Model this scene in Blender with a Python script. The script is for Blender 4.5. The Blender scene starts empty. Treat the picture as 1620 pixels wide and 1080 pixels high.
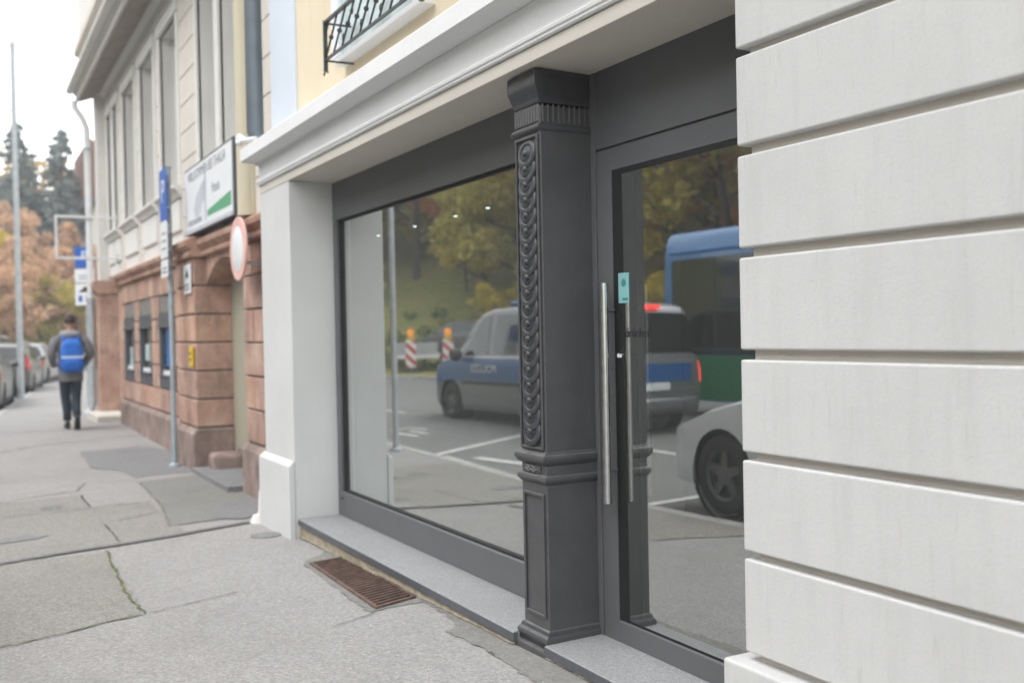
import bpy, bmesh, math, random
import numpy as np
from mathutils import Vector, Matrix, Euler
R = math.radians
random.seed(7)
scene = bpy.context.scene
COL = scene.collection

# ------------------------------------------------------------------ camera
cam_d = bpy.data.cameras.new('camera')
cam = bpy.data.objects.new('camera', cam_d); COL.objects.link(cam)
YAW, PIT, ROLL = R(28.6497), R(-0.6392), R(-1.1445)
F = Vector((-math.cos(YAW)*math.cos(PIT), math.sin(YAW)*math.cos(PIT), math.sin(PIT)))
RT = F.cross(Vector((0, 0, 1))).normalized(); UP = RT.cross(F)
R2 = RT*math.cos(ROLL) + UP*math.sin(ROLL); U2 = UP*math.cos(ROLL) - RT*math.sin(ROLL)
M = Matrix((R2, U2, -F)).transposed().to_4x4(); M.translation = Vector((0, 0, 1.4))
cam.matrix_world = M
cam_d.sensor_width = 36; cam_d.lens = 36*1600/1620
cam_d.clip_start = 0.05; cam_d.clip_end = 2000
cam_d.dof.use_dof = True; cam_d.dof.focus_distance = 3.7; cam_d.dof.aperture_fstop = 2.1
scene.camera = cam

# ------------------------------------------------------------------ light: overcast daylight
SUN_EL, SUN_AZ = R(62), R(178)          # azimuth measured clockwise from +Y
world = bpy.data.worlds.new('World'); scene.world = world; world.use_nodes = True
nt = world.node_tree; nt.nodes.clear()
sky = nt.nodes.new('ShaderNodeTexSky'); sky.sky_type = 'NISHITA'; sky.sun_disc = False
sky.sun_elevation = SUN_EL; sky.sun_rotation = SUN_AZ; sky.dust_density = 1.5; sky.air_density = 1.0; sky.ozone_density = 1
hs = nt.nodes.new('ShaderNodeHueSaturation'); hs.inputs['Saturation'].default_value = 0.10
hs.inputs['Value'].default_value = 2.2
bg = nt.nodes.new('ShaderNodeBackground'); bg.inputs['Strength'].default_value = 0.15
wo = nt.nodes.new('ShaderNodeOutputWorld')
nt.links.new(sky.outputs[0], hs.inputs['Color']); nt.links.new(hs.outputs[0], bg.inputs[0]); nt.links.new(bg.outputs[0], wo.inputs[0])
sd = bpy.data.lights.new('sun', 'SUN'); sd.energy = 0.5; sd.angle = R(25); sd.color = (1, .97, .93)
sun = bpy.data.objects.new('sun', sd); COL.objects.link(sun)
sun_dir = Vector((math.sin(SUN_AZ)*math.cos(SUN_EL), math.cos(SUN_AZ)*math.cos(SUN_EL), math.sin(SUN_EL)))
sun.rotation_euler = sun_dir.to_track_quat('Z', 'Y').to_euler(); sun.location = sun_dir*40
scene.view_settings.view_transform = 'Standard'; scene.view_settings.look = 'None'
scene.view_settings.gamma = 1; scene.view_settings.exposure = 0.72
scene.cycles.max_bounces = 10; scene.cycles.transparent_max_bounces = 12

# ------------------------------------------------------------------ material helpers
class NT:
    def __init__(s, name):
        s.m = bpy.data.materials.new(name); s.m.use_nodes = True; s.t = s.m.node_tree; s.t.nodes.clear()
        s.out = s.n('ShaderNodeOutputMaterial')
    def n(s, ty, **k):
        nd = s.t.nodes.new(ty)
        for a, v in k.items():
            if a.startswith('i_'): nd.inputs[a[2:].replace('_', ' ')].default_value = v
            else: setattr(nd, a, v)
        return nd
    def l(s, a, b): s.t.links.new(a, b)
    def coord(s, scale=(1, 1, 1), which='Object', rot=(0, 0, 0)):
        tc = s.n('ShaderNodeTexCoord'); mp = s.n('ShaderNodeMapping'); mp.inputs['Scale'].default_value = scale
        mp.inputs['Rotation'].default_value = rot
        s.l(tc.outputs[which], mp.inputs[0]); return mp.outputs[0]
    def noise(s, v, sc, det=4, rough=.55, dist=0):
        nd = s.n('ShaderNodeTexNoise'); nd.inputs['Scale'].default_value = sc; nd.inputs['Detail'].default_value = det
        nd.inputs['Roughness'].default_value = rough; nd.inputs['Distortion'].default_value = dist
        s.l(v, nd.inputs['Vector']); return nd.outputs['Fac']
    def ramp(s, f, stops, interp='LINEAR'):
        r = s.n('ShaderNodeValToRGB'); r.color_ramp.interpolation = interp; e = r.color_ramp.elements
        while len(e) < len(stops): e.new(.5)
        for i, (p, c) in enumerate(stops):
            e[i].position = p; e[i].color = (c[0], c[1], c[2], 1) if not isinstance(c, (int, float)) else (c, c, c, 1)
        s.l(f, r.inputs[0]); return r.outputs[0]
    def mix(s, a, b, f, blend='MIX'):
        m = s.n('ShaderNodeMix', data_type='RGBA', blend_type=blend)
        for sock, v in ((m.inputs[6], a), (m.inputs[7], b), (m.inputs[0], f)):
            if isinstance(v, (int, float)): sock.default_value = v if sock.type == 'VALUE' else (v, v, v, 1)
            elif isinstance(v, tuple): sock.default_value = (v[0], v[1], v[2], 1)
            else: s.l(v, sock)
        return m.outputs[2]
    def bump(s, h, strength=.3, dist=.01, prev=None):
        b = s.n('ShaderNodeBump'); b.inputs['Strength'].default_value = strength; b.inputs['Distance'].default_value = dist
        s.l(h, b.inputs['Height'])
        if prev is not None: s.l(prev, b.inputs['Normal'])
        return b.outputs[0]
    def pbr(s, col, rough=.6, normal=None, metal=0, spec=.5, coat=0, emit=None, estr=0):
        p = s.n('ShaderNodeBsdfPrincipled')
        if isinstance(col, tuple): p.inputs['Base Color'].default_value = (col[0], col[1], col[2], 1)
        else: s.l(col, p.inputs['Base Color'])
        if isinstance(rough, (int, float)): p.inputs['Roughness'].default_value = rough
        else: s.l(rough, p.inputs['Roughness'])
        p.inputs['Metallic'].default_value = metal; p.inputs['Specular IOR Level'].default_value = spec
        p.inputs['Coat Weight'].default_value = coat
        if normal is not None: s.l(normal, p.inputs['Normal'])
        if emit: p.inputs['Emission Color'].default_value = (*emit, 1); p.inputs['Emission Strength'].default_value = estr
        s.l(p.outputs[0], s.out.inputs[0]); return s.m

def simple(name, c, rough=.6, var=.12, sc=6, metal=0, bump=0, bsc=60, bdist=.002, spec=.5, coat=0, emit=None, estr=0):
    k = NT(name); v = k.coord()
    f = k.noise(v, sc, 5)
    lo = tuple(x*(1-var) for x in c); hi = tuple(min(1, x*(1+var)) for x in c)
    col = k.ramp(f, [(.3, lo), (.7, hi)])
    nrm = k.bump(k.noise(v, bsc, 4), bump, bdist) if bump else None
    return k.pbr(col, rough, nrm, metal, spec, coat, emit, estr)

MT = {}
# painted render with faint dirt and runs
def plaster(name, c, bump=.25, dirt=.12, streak=True, fine=140):
    k = NT(name); v = k.coord()
    big = k.ramp(k.noise(v, 1.6, 6, .6), [(.3, tuple(x*.94 for x in c)), (.7, tuple(min(1, x*1.03) for x in c))])
    grain = k.noise(v, fine, 3, .7)
    col = k.mix(big, tuple(x*.8 for x in c), k.ramp(k.noise(v, 40, 4, .75), [(.62, 0), (.8, .35)]))
    if streak:
        vs = k.coord((5, 5, .55))
        st = k.ramp(k.noise(vs, 3.2, 5, .7), [(.50, 0), (.70, dirt)])
        vb = k.coord((30, 30, 2.2))
        st2 = k.ramp(k.noise(vb, 1.3, 5, .75, .6), [(.60, 0), (.76, dirt*1.8)])
        col = k.mix(col, tuple(x*.66 for x in c), st); col = k.mix(col, (c[0]*.5, c[1]*.49, c[2]*.46), st2)
    chip = k.ramp(k.noise(k.coord((7, 7, 11)), 7, 5, .8, 1.2), [(.655, 0), (.70, .5)])
    col = k.mix(col, tuple(x*.62 for x in c), chip)
    nrm = k.bump(k.noise(v, 9, 4, .6), bump*.6, .008)
    nrm = k.bump(k.noise(v, 45, 4, .7), bump*.7, .004, nrm)
    nrm = k.bump(grain, bump*1.4, .002, nrm)
    col = k.mix(col, tuple(x*.80 for x in c), k.ramp(grain, [(.50, 0), (.68, .4)]))
    pit = k.ramp(k.noise(k.coord((16, 16, 9)), 5, 3, .85, 2.2), [(.70, 0), (.725, .6)]); col = k.mix(col, tuple(x*.45 for x in c), pit)
    return k.pbr(col, .85, nrm, spec=.25)
MT['white_render'] = plaster('white_render', (.53, .528, .518), .20, .19)
MT['pilaster_render'] = plaster('pilaster_render', (.595, .60, .59), .40, .05, fine=260)
MT['cornice_paint'] = plaster('cornice_paint', (.74, .74, .735), .10, .10, False)
MT['cream_render'] = plaster('cream_render', (.74, .64, .47), .2, .16)
MT['pale_blue_render'] = plaster('pale_blue_render', (.62, .67, .74), .15, .06)
MT['beige_strip'] = plaster('beige_strip', (.60, .56, .50), .15, .05, False)
MT['stucco'] = plaster('stucco', (.66, .61, .55), .25, .22)
MT['stucco_trim'] = plaster('stucco_trim', (.72, .705, .67), .15, .2)
MT['yellow_stucco'] = plaster('yellow_stucco', (.58, .53, .40), .15, .15)
def sandstone():
    k = NT('red_sandstone'); v = k.coord()
    a = k.ramp(k.noise(v, 2.2, 6, .65), [(.25, (.31, .19, .155)), (.5, (.47, .305, .245)), (.75, (.60, .45, .365))])
    b = k.ramp(k.noise(k.coord((1, 1, 3)), 3.1, 5, .7), [(.5, 0), (.75, .55)])
    col = k.mix(a, (.42, .33, .25), b)
    soot = k.ramp(k.noise(k.coord((2, 2, .8)), 2.0, 6, .7, .5), [(.50, 0), (.76, .8)])
    col = k.mix(col, (.13, .11, .095), soot)
    g = k.n('ShaderNodeNewGeometry'); isl = k.ramp(g.outputs['Random Per Island'], [(0, (.80, .78, .78)), (.5, (1, 1, 1)), (1, (1.0, .93, .86))])
    col = k.mix(col, isl, 1.0, 'MULTIPLY')
    n = k.bump(k.noise(v, 18, 6, .7), .5, .012)
    return k.pbr(col, .9, n, spec=.2)
MT['sandstone'] = sandstone()
MT['sandstone_dirty'] = simple('sooty_plinth_stone', (.25, .185, .16), .92, .42, 4, bump=.6, bsc=16, bdist=.012)
def asphalt(name, dark, mid, spk, big=.22):
    k = NT(name); v = k.coord()
    base = k.ramp(k.noise(v, .55, 6, .6), [(.3, tuple(x*(1-big) for x in mid)), (.7, tuple(x*(1+big*.7) for x in mid))])
    vo = k.n('ShaderNodeTexVoronoi'); vo.inputs['Scale'].default_value = 95; k.l(v, vo.inputs['Vector'])
    stone = k.ramp(vo.outputs['Color'], [(.12, dark), (.5, mid), (.86, spk)])
    col = k.mix(base, stone, .5)
    vo2 = k.n('ShaderNodeTexVoronoi'); vo2.inputs['Scale'].default_value = 34; k.l(v, vo2.inputs['Vector'])
    fl = k.ramp(vo2.outputs['Distance'], [(.10, .55), (.16, 0)])
    fl = k.mix(0.0, fl, k.ramp(k.noise(v, 21, 2), [(.54, 0), (.60, 1)]), 'MIX')
    col = k.mix(col, (.72, .70, .66), fl)
    stain = k.ramp(k.noise(v, 1.3, 6, .65, .8), [(.52, 0), (.74, .45)])
    col = k.mix(col, tuple(x*.72 for x in mid), stain)
    st2 = k.ramp(k.noise(v, 7.5, 5, .7, .3), [(.60, 0), (.75, .3)])
    col = k.mix(col, tuple(x*.62 for x in mid), st2)
    n = k.bump(vo.outputs['Distance'], .5, .004); n = k.bump(k.noise(v, 5, 5), .25, .012, n)
    return k.pbr(col, .88, n, spec=.25)
MT['pavement'] = asphalt('pavement_asphalt', (.165, .159, .154), (.280, .271, .262), (.405, .395, .385), .13)
MT['pavement_warm'] = asphalt('pavement_warm', (.125, .12, .112), (.235, .224, .206), (.38, .365, .335), .14)
MT['patch'] = asphalt('patch_asphalt', (.115, .115, .118), (.195, .195, .198), (.31, .31, .305), .14)
MT['mortar'] = asphalt('mortar_strip', (.13, .128, .118), (.205, .202, .188), (.28, .275, .26), .18)
MT['road'] = asphalt('road_asphalt', (.10, .10, .10), (.175, .175, .17), (.26, .26, .25), .14)
MT['crack'] = simple('crack_dirt', (.075, .07, .06), .95, .3, 20)
MT['crack_soft'] = simple('worn_joint', (.19, .18, .165), .95, .25, 20)
MT['moss'] = simple('moss_joint', (.105, .115, .045), .95, .5, 30)
MT['mud'] = simple('beige_mortar', (.27, .235, .17), .95, .25, 18, bump=.5, bsc=40, bdist=.006)
MT['granite'] = None
def granite():
    k = NT('grey_granite'); v = k.coord()
    vo = k.n('ShaderNodeTexVoronoi'); vo.inputs['Scale'].default_value = 260; k.l(v, vo.inputs['Vector'])
    c = k.ramp(vo.outputs['Color'], [(.1, (.13, .135, .14)), (.5, (.25, .255, .26)), (.9, (.36, .365, .37))])
    c = k.mix(c, (.22, .225, .225), k.ramp(k.noise(v, 2.5, 5), [(.4, 0), (.7, .5)]))
    return k.pbr(c, .55, k.bump(k.noise(v, 120, 3), .25, .002))
MT['granite'] = granite()
MT['slate_edge'] = simple('sill_edge', (.085, .09, .10), .5, .15, 20)
MT['frame'] = simple('anthracite_aluminium', (.102, .104, .110), .42, .06, 3, bump=.06, bsc=300, bdist=.0005)
MT['gasket'] = simple('black_gasket', (.006, .007, .007), .7, .2)
def iron():
    k = NT('painted_cast_iron'); v = k.coord()
    c = k.ramp(k.noise(v, 9, 5), [(.3, (.015, .017, .021)), (.5, (.024, .026, .031)), (.7, (.036, .038, .043))])
    g = k.n('ShaderNodeNewGeometry')
    worn = k.ramp(g.outputs['Pointiness'], [(.52, 0), (.60, .55)])
    c = k.mix(c, (.15, .148, .148), worn)
    sp = k.n('ShaderNodeSeparateXYZ'); k.l(g.outputs['Normal'], sp.inputs[0])
    dust = k.mix(0.0, k.ramp(sp.outputs[2], [(.45, 0), (.8, .7)]), k.ramp(k.noise(v, 30, 4, .7), [(.35, .2), (.6, 1)]), 'MIX'); dm = k.n('ShaderNodeMath', operation='MULTIPLY'); k.l(k.ramp(sp.outputs[2], [(.45, 0), (.8, .6)]), dm.inputs[0]); k.l(k.ramp(k.noise(v, 30, 4, .7), [(.35, .3), (.6, 1)]), dm.inputs[1])
    c = k.mix(c, (.17, .165, .155), dm.outputs[0])
    ru = k.ramp(k.noise(k.coord((12, 12, 4)), 4, 5, .8), [(.74, 0), (.78, .7)])
    c = k.mix(c, (.10, .065, .045), ru)
    n = k.bump(k.noise(v, 60, 5, .7), .35, .003)
    return k.pbr(c, k.ramp(k.noise(v, 14, 4), [(.3, .36), (.7, .52)]), n)
MT['iron'] = iron()
MT['rust'] = simple('rusty_steel', (.12, .075, .058), .8, .45, 14, bump=.5, bsc=90)
MT['pit'] = simple('painted_pit_shade', (.012, .011, .010), .95, .2)  # near-black colour that stands in for the shade under the grate
MT['steel'] = simple('brushed_steel', (.62, .62, .61), .30, .08, 30, metal=1)
MT['galv'] = simple('galvanised_steel', (.43, .46, .48), .5, .14, 9, metal=.25, bump=.1)
MT['galv_pole'] = simple('galvanised_pole', (.36, .42, .45), .5, .16, 7, metal=.2)
MT['zinc'] = simple('dark_zinc_pipe', (.17, .20, .225), .5, .14, 5, metal=.3)
MT['white_metal'] = simple('white_painted_metal', (.72, .73, .73), .45, .06)
MT['black_iron'] = simple('wrought_iron', (.028, .035, .035), .5, .3, 20)
MT['white_wood'] = simple('white_window_paint', (.74, .76, .79), .45, .05)
MT['dark_hole'] = simple('dark_interior', (.02, .021, .023), .8, .2)
MT['dark_frame'] = simple('dark_grey_metal', (.085, .092, .105), .45, .12)
MT['door_beige'] = plaster('door_beige', (.37, .345, .27), .15, .2)
MT['shutter'] = simple('slatted_shutter', (.48, .47, .45), .6, .1)
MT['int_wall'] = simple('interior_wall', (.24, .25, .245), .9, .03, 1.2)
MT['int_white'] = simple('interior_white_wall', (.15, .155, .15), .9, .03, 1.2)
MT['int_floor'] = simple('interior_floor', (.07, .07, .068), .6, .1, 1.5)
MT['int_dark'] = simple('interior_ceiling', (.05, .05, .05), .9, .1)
def glass(name, r0, ex, tint=(.88, .93, .91), grime=.02):
    k = NT(name)
    lw = k.n('ShaderNodeLayerWeight'); lw.inputs['Blend'].default_value = .5
    p = k.n('ShaderNodeMath', operation='POWER'); k.l(lw.outputs['Facing'], p.inputs[0]); p.inputs[1].default_value = ex
    m = k.n('ShaderNodeMath', operation='MULTIPLY_ADD'); k.l(p.outputs[0], m.inputs[0]); m.inputs[1].default_value = 1-r0; m.inputs[2].default_value = r0
    tr = k.n('ShaderNodeBsdfTransparent'); tr.inputs[0].default_value = (*tint, 1)
    gl = k.n('ShaderNodeBsdfGlossy'); gl.inputs['Roughness'].default_value = 0.0; gl.inputs['Color'].default_value = (.95, .97, .96, 1)
    n = k.bump(k.noise(k.coord(), 1.1, 1), .03, .01); k.l(n, gl.inputs['Normal'])
    mx = k.n('ShaderNodeMixShader'); k.l(m.outputs[0], mx.inputs[0]); k.l(tr.outputs[0], mx.inputs[1]); k.l(gl.outputs[0], mx.inputs[2])
    df = k.n('ShaderNodeBsdfDiffuse'); df.inputs[0].default_value = (.7, .7, .68, 1)
    m2 = k.n('ShaderNodeMixShader'); k.l(k.ramp(k.noise(k.coord((1, 1, .5)), 1.5, 5), [(.3, grime*.4), (.7, grime*1.6)]), m2.inputs[0])
    k.l(mx.outputs[0], m2.inputs[1]); k.l(df.outputs[0], m2.inputs[2])
    k.l(m2.outputs[0], k.out.inputs[0]); return k.m
MT['glass'] = glass('window_glass', .45, 2.0, grime=.016)
MT['glass_dark'] = simple('dark_glazing', (.02, .025, .028), .06, .1, 2, spec=.9)
MT['car_glass'] = simple('car_glazing', (.018, .022, .022), .05, .1, 2, spec=.9)
def emission_lamp(name, c, s):
    k = NT(name); e = k.n('ShaderNodeEmission'); e.inputs[0].default_value = (*c, 1); e.inputs[1].default_value = s
    k.l(e.outputs[0], k.out.inputs[0]); return k.m
MT['spot_glow'] = emission_lamp('lamp_glow', (.9, 1, .97), 2.2)
MT['red_glow'] = emission_lamp('brake_glow', (1, .04, .03), 2.2)
MT['red_lens'] = simple('red_lens', (.42, .012, .012), .2, .1)
MT['amber'] = simple('amber_lens', (.85, .27, .01), .3, .1, emit=(1, .35, .02), estr=.35)
MT['yellow_plastic'] = simple('yellow_plastic', (.72, .48, .03), .45, .08)
MT['sign_white'] = simple('sign_white', (.76, .78, .80), .4, .03)
MT['sign_grey'] = simple('sign_grey', (.52, .54, .585), .5, .05)
MT['sign_text'] = simple('sign_text', (.22, .235, .28), .5, .05)
MT['sign_green'] = simple('sign_green', (.10, .36, .19), .5, .06)
MT['sign_blue'] = simple('sign_blue', (.03, .13, .48), .4, .06)
MT['sign_red'] = simple('sign_red_faded', (.76, .47, .42), .5, .12)
MT['sign_black'] = simple('sign_black', (.03, .03, .035), .5, .05)
MT['teal'] = simple('teal_sticker', (.21, .45, .45), .5, .05)
MT['teal_dark'] = simple('teal_dark', (.07, .20, .22), .5, .05)
MT['red'] = simple('signal_red', (.55, .03, .03), .45, .08)
MT['rubber'] = simple('tyre_rubber', (.020, .020, .021), .8, .2, 20)
MT['dark_plastic'] = simple('dark_plastic', (.03, .031, .033), .6, .15)
MT['rim'] = simple('alloy_rim', (.13, .135, .14), .4, .1, metal=.4)
MT['paint_white_line'] = simple('worn_road_paint', (.56, .56, .54), .8, .22, 9)
MT['kerb'] = simple('kerb_stone', (.34, .33, .315), .85, .18, 8, bump=.4, bsc=50)
MT['stone_step'] = simple('pale_stone_step', (.55, .52, .47), .8, .1, 6, bump=.3)
def carpaint(name, c, metal=.35): return simple(name, c, .28, .04, 3, metal=metal, coat=.35)
MT['silver'] = carpaint('silver_paint', (.44, .45, .46)); MT['light_silver'] = carpaint('light_silver_paint', (.68, .71, .75), .05)
MT['grey_paint'] = carpaint('grey_beige_paint', (.075, .072, .068), 0); MT['van_silver'] = carpaint('van_grey_silver', (.20, .205, .215)); MT['mid_silver'] = carpaint('mid_silver_paint', (.19, .195, .20), .05); MT['dark_paint'] = carpaint('dark_grey_paint', (.07, .07, .075))
MT['van_blue'] = carpaint('van_blue', (.018, .10, .30), .0); MT['bus_blue'] = carpaint('bus_blue', (.04, .22, .52), .1)
MT['bus_green'] = carpaint('bus_green', (.02, .22, .085), .1); MT['white_paint'] = carpaint('white_paint', (.75, .76, .77), 0)
MT['bark'] = simple('bark', (.062, .048, .038), .95, .35, 6, bump=.8, bsc=22, bdist=.02)
def leafmat(name, cols, sc=.5):
    k = NT(name); v = k.coord(which='Object')
    at = k.n('ShaderNodeAttribute', attribute_name='tint')
    f = k.n('ShaderNodeMath', operation='ADD'); k.l(k.noise(v, sc, 3), f.inputs[0])
    s2 = k.n('ShaderNodeMath', operation='MULTIPLY_ADD'); k.l(at.outputs['Fac'], s2.inputs[0]); s2.inputs[1].default_value = .5; s2.inputs[2].default_value = -.25
    k.l(s2.outputs[0], f.inputs[1])
    n = len(cols); c = k.ramp(f.outputs[0], [(.2+.6*i/(n-1), x) for i, x in enumerate(cols)])
    d = k.n('ShaderNodeBsdfDiffuse'); k.l(c, d.inputs[0])
    t = k.n('ShaderNodeBsdfTranslucent'); k.l(c, t.inputs[0])
    mx = k.n('ShaderNodeMixShader'); mx.inputs[0].default_value = .3; k.l(d.outputs[0], mx.inputs[1]); k.l(t.outputs[0], mx.inputs[2])
    k.l(mx.outputs[0], k.out.inputs[0]); return k.m
MT['leaf_olive'] = leafmat('olive_leaves', [(.19, .19, .055), (.43, .38, .10), (.60, .47, .14)])
MT['leaf_yellow'] = leafmat('yellow_leaves', [(.32, .28, .05), (.60, .49, .06), (.74, .58, .09)])
MT['leaf_rust'] = leafmat('rust_leaves', [(.36, .15, .05), (.70, .28, .08), (.76, .40, .13)])
MT['leaf_orange'] = leafmat('orange_leaves', [(.36, .23, .15), (.64, .42, .27), (.74, .57, .40)])
MT['leaf_green'] = leafmat('green_leaves', [(.07, .11, .05), (.14, .19, .075), (.24, .26, .09)])
MT['needle'] = leafmat('haze_paled_needles', [(.14, .19, .18), (.20, .26, .24), (.28, .33, .31)])  # pale blue-grey: washed-out distance haze is put into the needle colour
MT['hedge'] = leafmat('hedge_leaves', [(.07, .075, .03), (.15, .14, .05), (.24, .20, .08)], 2)
def grass():
    k = NT('grass'); v = k.coord()
    c = k.ramp(k.noise(v, .22, 6, .65), [(.3, (.10, .15, .04)), (.5, (.16, .20, .055)), (.66, (.27, .20, .08))])
    c = k.mix(c, (.36, .26, .11), k.ramp(k.noise(v, 2.5, 5, .7), [(.42, 0), (.66, .75)]))
    return k.pbr(c, .95, k.bump(k.noise(v, 9, 5), .8, .08), spec=.1)
MT['grass'] = grass()
MT['soffit'] = simple('brown_soffit', (.34, .30, .27), .85, .12, 4)
MT['roof_red'] = simple('red_roof_tiles', (.17, .075, .055), .85, .25, 3)
MT['jacket'] = simple('grey_jacket', (.17, .165, .165), .9, .12, 7, bump=.4, bsc=30, bdist=.01)
MT['hood'] = simple('light_grey_hood', (.30, .305, .31), .95, .12, 9)
MT['jeans'] = simple('dark_jeans', (.022, .034, .050), .9, .25, 9)
MT['shoe'] = simple('dark_shoes', (.02, .022, .024), .7, .2)
MT['skin'] = simple('skin', (.48, .29, .21), .6, .06)
MT['hair'] = simple('brown_hair', (.045, .030, .022), .8, .3, 40)
MT['bag_blue'] = simple('blue_backpack_fabric', (.012, .13, .52), .75, .12, 12, bump=.3, bsc=80)
MT['bag_light'] = simple('pale_strap', (.60, .66, .74), .7, .05)
MT['patch_blue'] = simple('blue_poster', (.03, .14, .42), .4, .4, 3)
MT['poster_pale'] = simple('pale_poster', (.42, .50, .50), .4, .5, 4)

def hazemat(d):
    k = NT('haze_air'); p = k.n('ShaderNodeVolumePrincipled'); p.inputs['Color'].default_value = (.93, .95, .97, 1); p.inputs['Density'].default_value = d; p.inputs['Anisotropy'].default_value = .2
    k.l(p.outputs[0], k.out.inputs['Volume']); return k.m
MT['haze'] = hazemat(.0024)

# ------------------------------------------------------------------ mesh helpers
class MB:
    def __init__(s): s.bm = bmesh.new()
    def quad(s, *pts):
        return s.bm.faces.new([s.bm.verts.new(p) for p in pts])
    def box(s, x0, x1, y0, y1, z0, z1):
        v = [s.bm.verts.new(p) for p in ((x0,y0,z0),(x1,y0,z0),(x1,y1,z0),(x0,y1,z0),(x0,y0,z1),(x1,y0,z1),(x1,y1,z1),(x0,y1,z1))]
        for f in ((0,3,2,1),(4,5,6,7),(0,1,5,4),(1,2,6,5),(2,3,7,6),(3,0,4,7)): s.bm.faces.new([v[i] for i in f])
        return s
    def prism(s, prof, a, b, axis='x'):
        """closed 2D profile swept from a to b. axis x: prof=(y,z); y: (x,z); z: (x,y)"""
        def P(u, w, t): return {'x': (t, u, w), 'y': (u, t, w), 'z': (u, w, t)}[axis]
        A = [s.bm.verts.new(P(u, w, a)) for u, w in prof]; B = [s.bm.verts.new(P(u, w, b)) for u, w in prof]
        n = len(prof)
        for i in range(n): s.bm.faces.new((A[i], A[(i+1) % n], B[(i+1) % n], B[i]))
        s.bm.faces.new(A[::-1]); s.bm.faces.new(B); return s
    def loft(s, rings, cap=True):
        vs = [[s.bm.verts.new(p) for p in r] for r in rings]; n = len(vs[0])
        for a, b in zip(vs, vs[1:]):
            for i in range(n): s.bm.faces.new((a[i], a[(i+1) % n], b[(i+1) % n], b[i]))
        if cap: s.bm.faces.new(vs[0][::-1]); s.bm.faces.new(vs[-1])
        return s
    def grid(s, rows):
        vs = [[s.bm.verts.new(p) for p in r] for r in rows]
        for a, b in zip(vs, vs[1:]):
            for i in range(len(a)-1): s.bm.faces.new((a[i], a[i+1], b[i+1], b[i]))
        return s
    def tube(s, pts, r, n=8, cap=True):
        pts = [Vector(p) for p in pts]; rs = r if isinstance(r, (list, tuple)) else [r]*len(pts)
        rings = []
        prev = None
        for i, p in enumerate(pts):
            t = (pts[min(i+1, len(pts)-1)]-pts[max(i-1, 0)]).normalized()
            ref = Vector((0, 0, 1)) if abs(t.z) < .9 else Vector((1, 0, 0))
            if prev is not None: a = (prev - t*prev.dot(t)).normalized()
            else: a = t.cross(ref).normalized()
            prev = a; b = t.cross(a)
            rings.append([p + (a*math.cos(2*math.pi*k/n) + b*math.sin(2*math.pi*k/n))*rs[i] for k in range(n)])
        return s.loft(rings, cap)
    def lathe(s, prof, c=(0,0,0), axis='z', n=24, mtx=None, cap=True):
        rows = []
        for r, h in prof:
            ring = []
            for k in range(n):
                a = 2*math.pi*k/n; u, w = max(r, 1e-5)*math.cos(a), max(r, 1e-5)*math.sin(a)
                p = {'z': Vector((u, w, h)), 'y': Vector((u, h, w)), 'x': Vector((h, u, w))}[axis]
                if mtx is not None: p = mtx @ p
                ring.append(p + Vector(c))
            rows.append(ring)
        return s.loft(rows, cap)
    def poly(s, pts, z0, z1):
        return s.prism([(p[0], p[1]) for p in pts], z0, z1, 'z')
    def build(s, name, mat, parent=None, smooth=False, bevel=0, seg=2, world=True, angle=35):
        bm = s.bm
        bmesh.ops.remove_doubles(bm, verts=bm.verts, dist=1e-5) if smooth else None
        bmesh.ops.recalc_face_normals(bm, faces=bm.faces)
        if parent is not None and world:
            off = parent['_loc'] if '_loc' in parent else (0, 0, 0)
            bmesh.ops.translate(bm, verts=bm.verts, vec=-Vector(off))
        me = bpy.data.meshes.new(name); bm.to_mesh(me); bm.free()
        if smooth:
            me.polygons.foreach_set('use_smooth', [True]*len(me.polygons))
            try: me.set_sharp_from_angle(angle=R(angle))
            except Exception: pass
        o = bpy.data.objects.new(name, me); COL.objects.link(o)
        me.materials.append(MT[mat] if isinstance(mat, str) else mat)
        if bevel:
            b = o.modifiers.new('bevel', 'BEVEL'); b.width = bevel; b.segments = seg; b.limit_method = 'ANGLE'; b.angle_limit = R(40)
            b.harden_normals = False
        if parent is not None:
            o.parent = parent
            o['_loc'] = parent['_loc'] if '_loc' in parent else (0, 0, 0)
        return o

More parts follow.
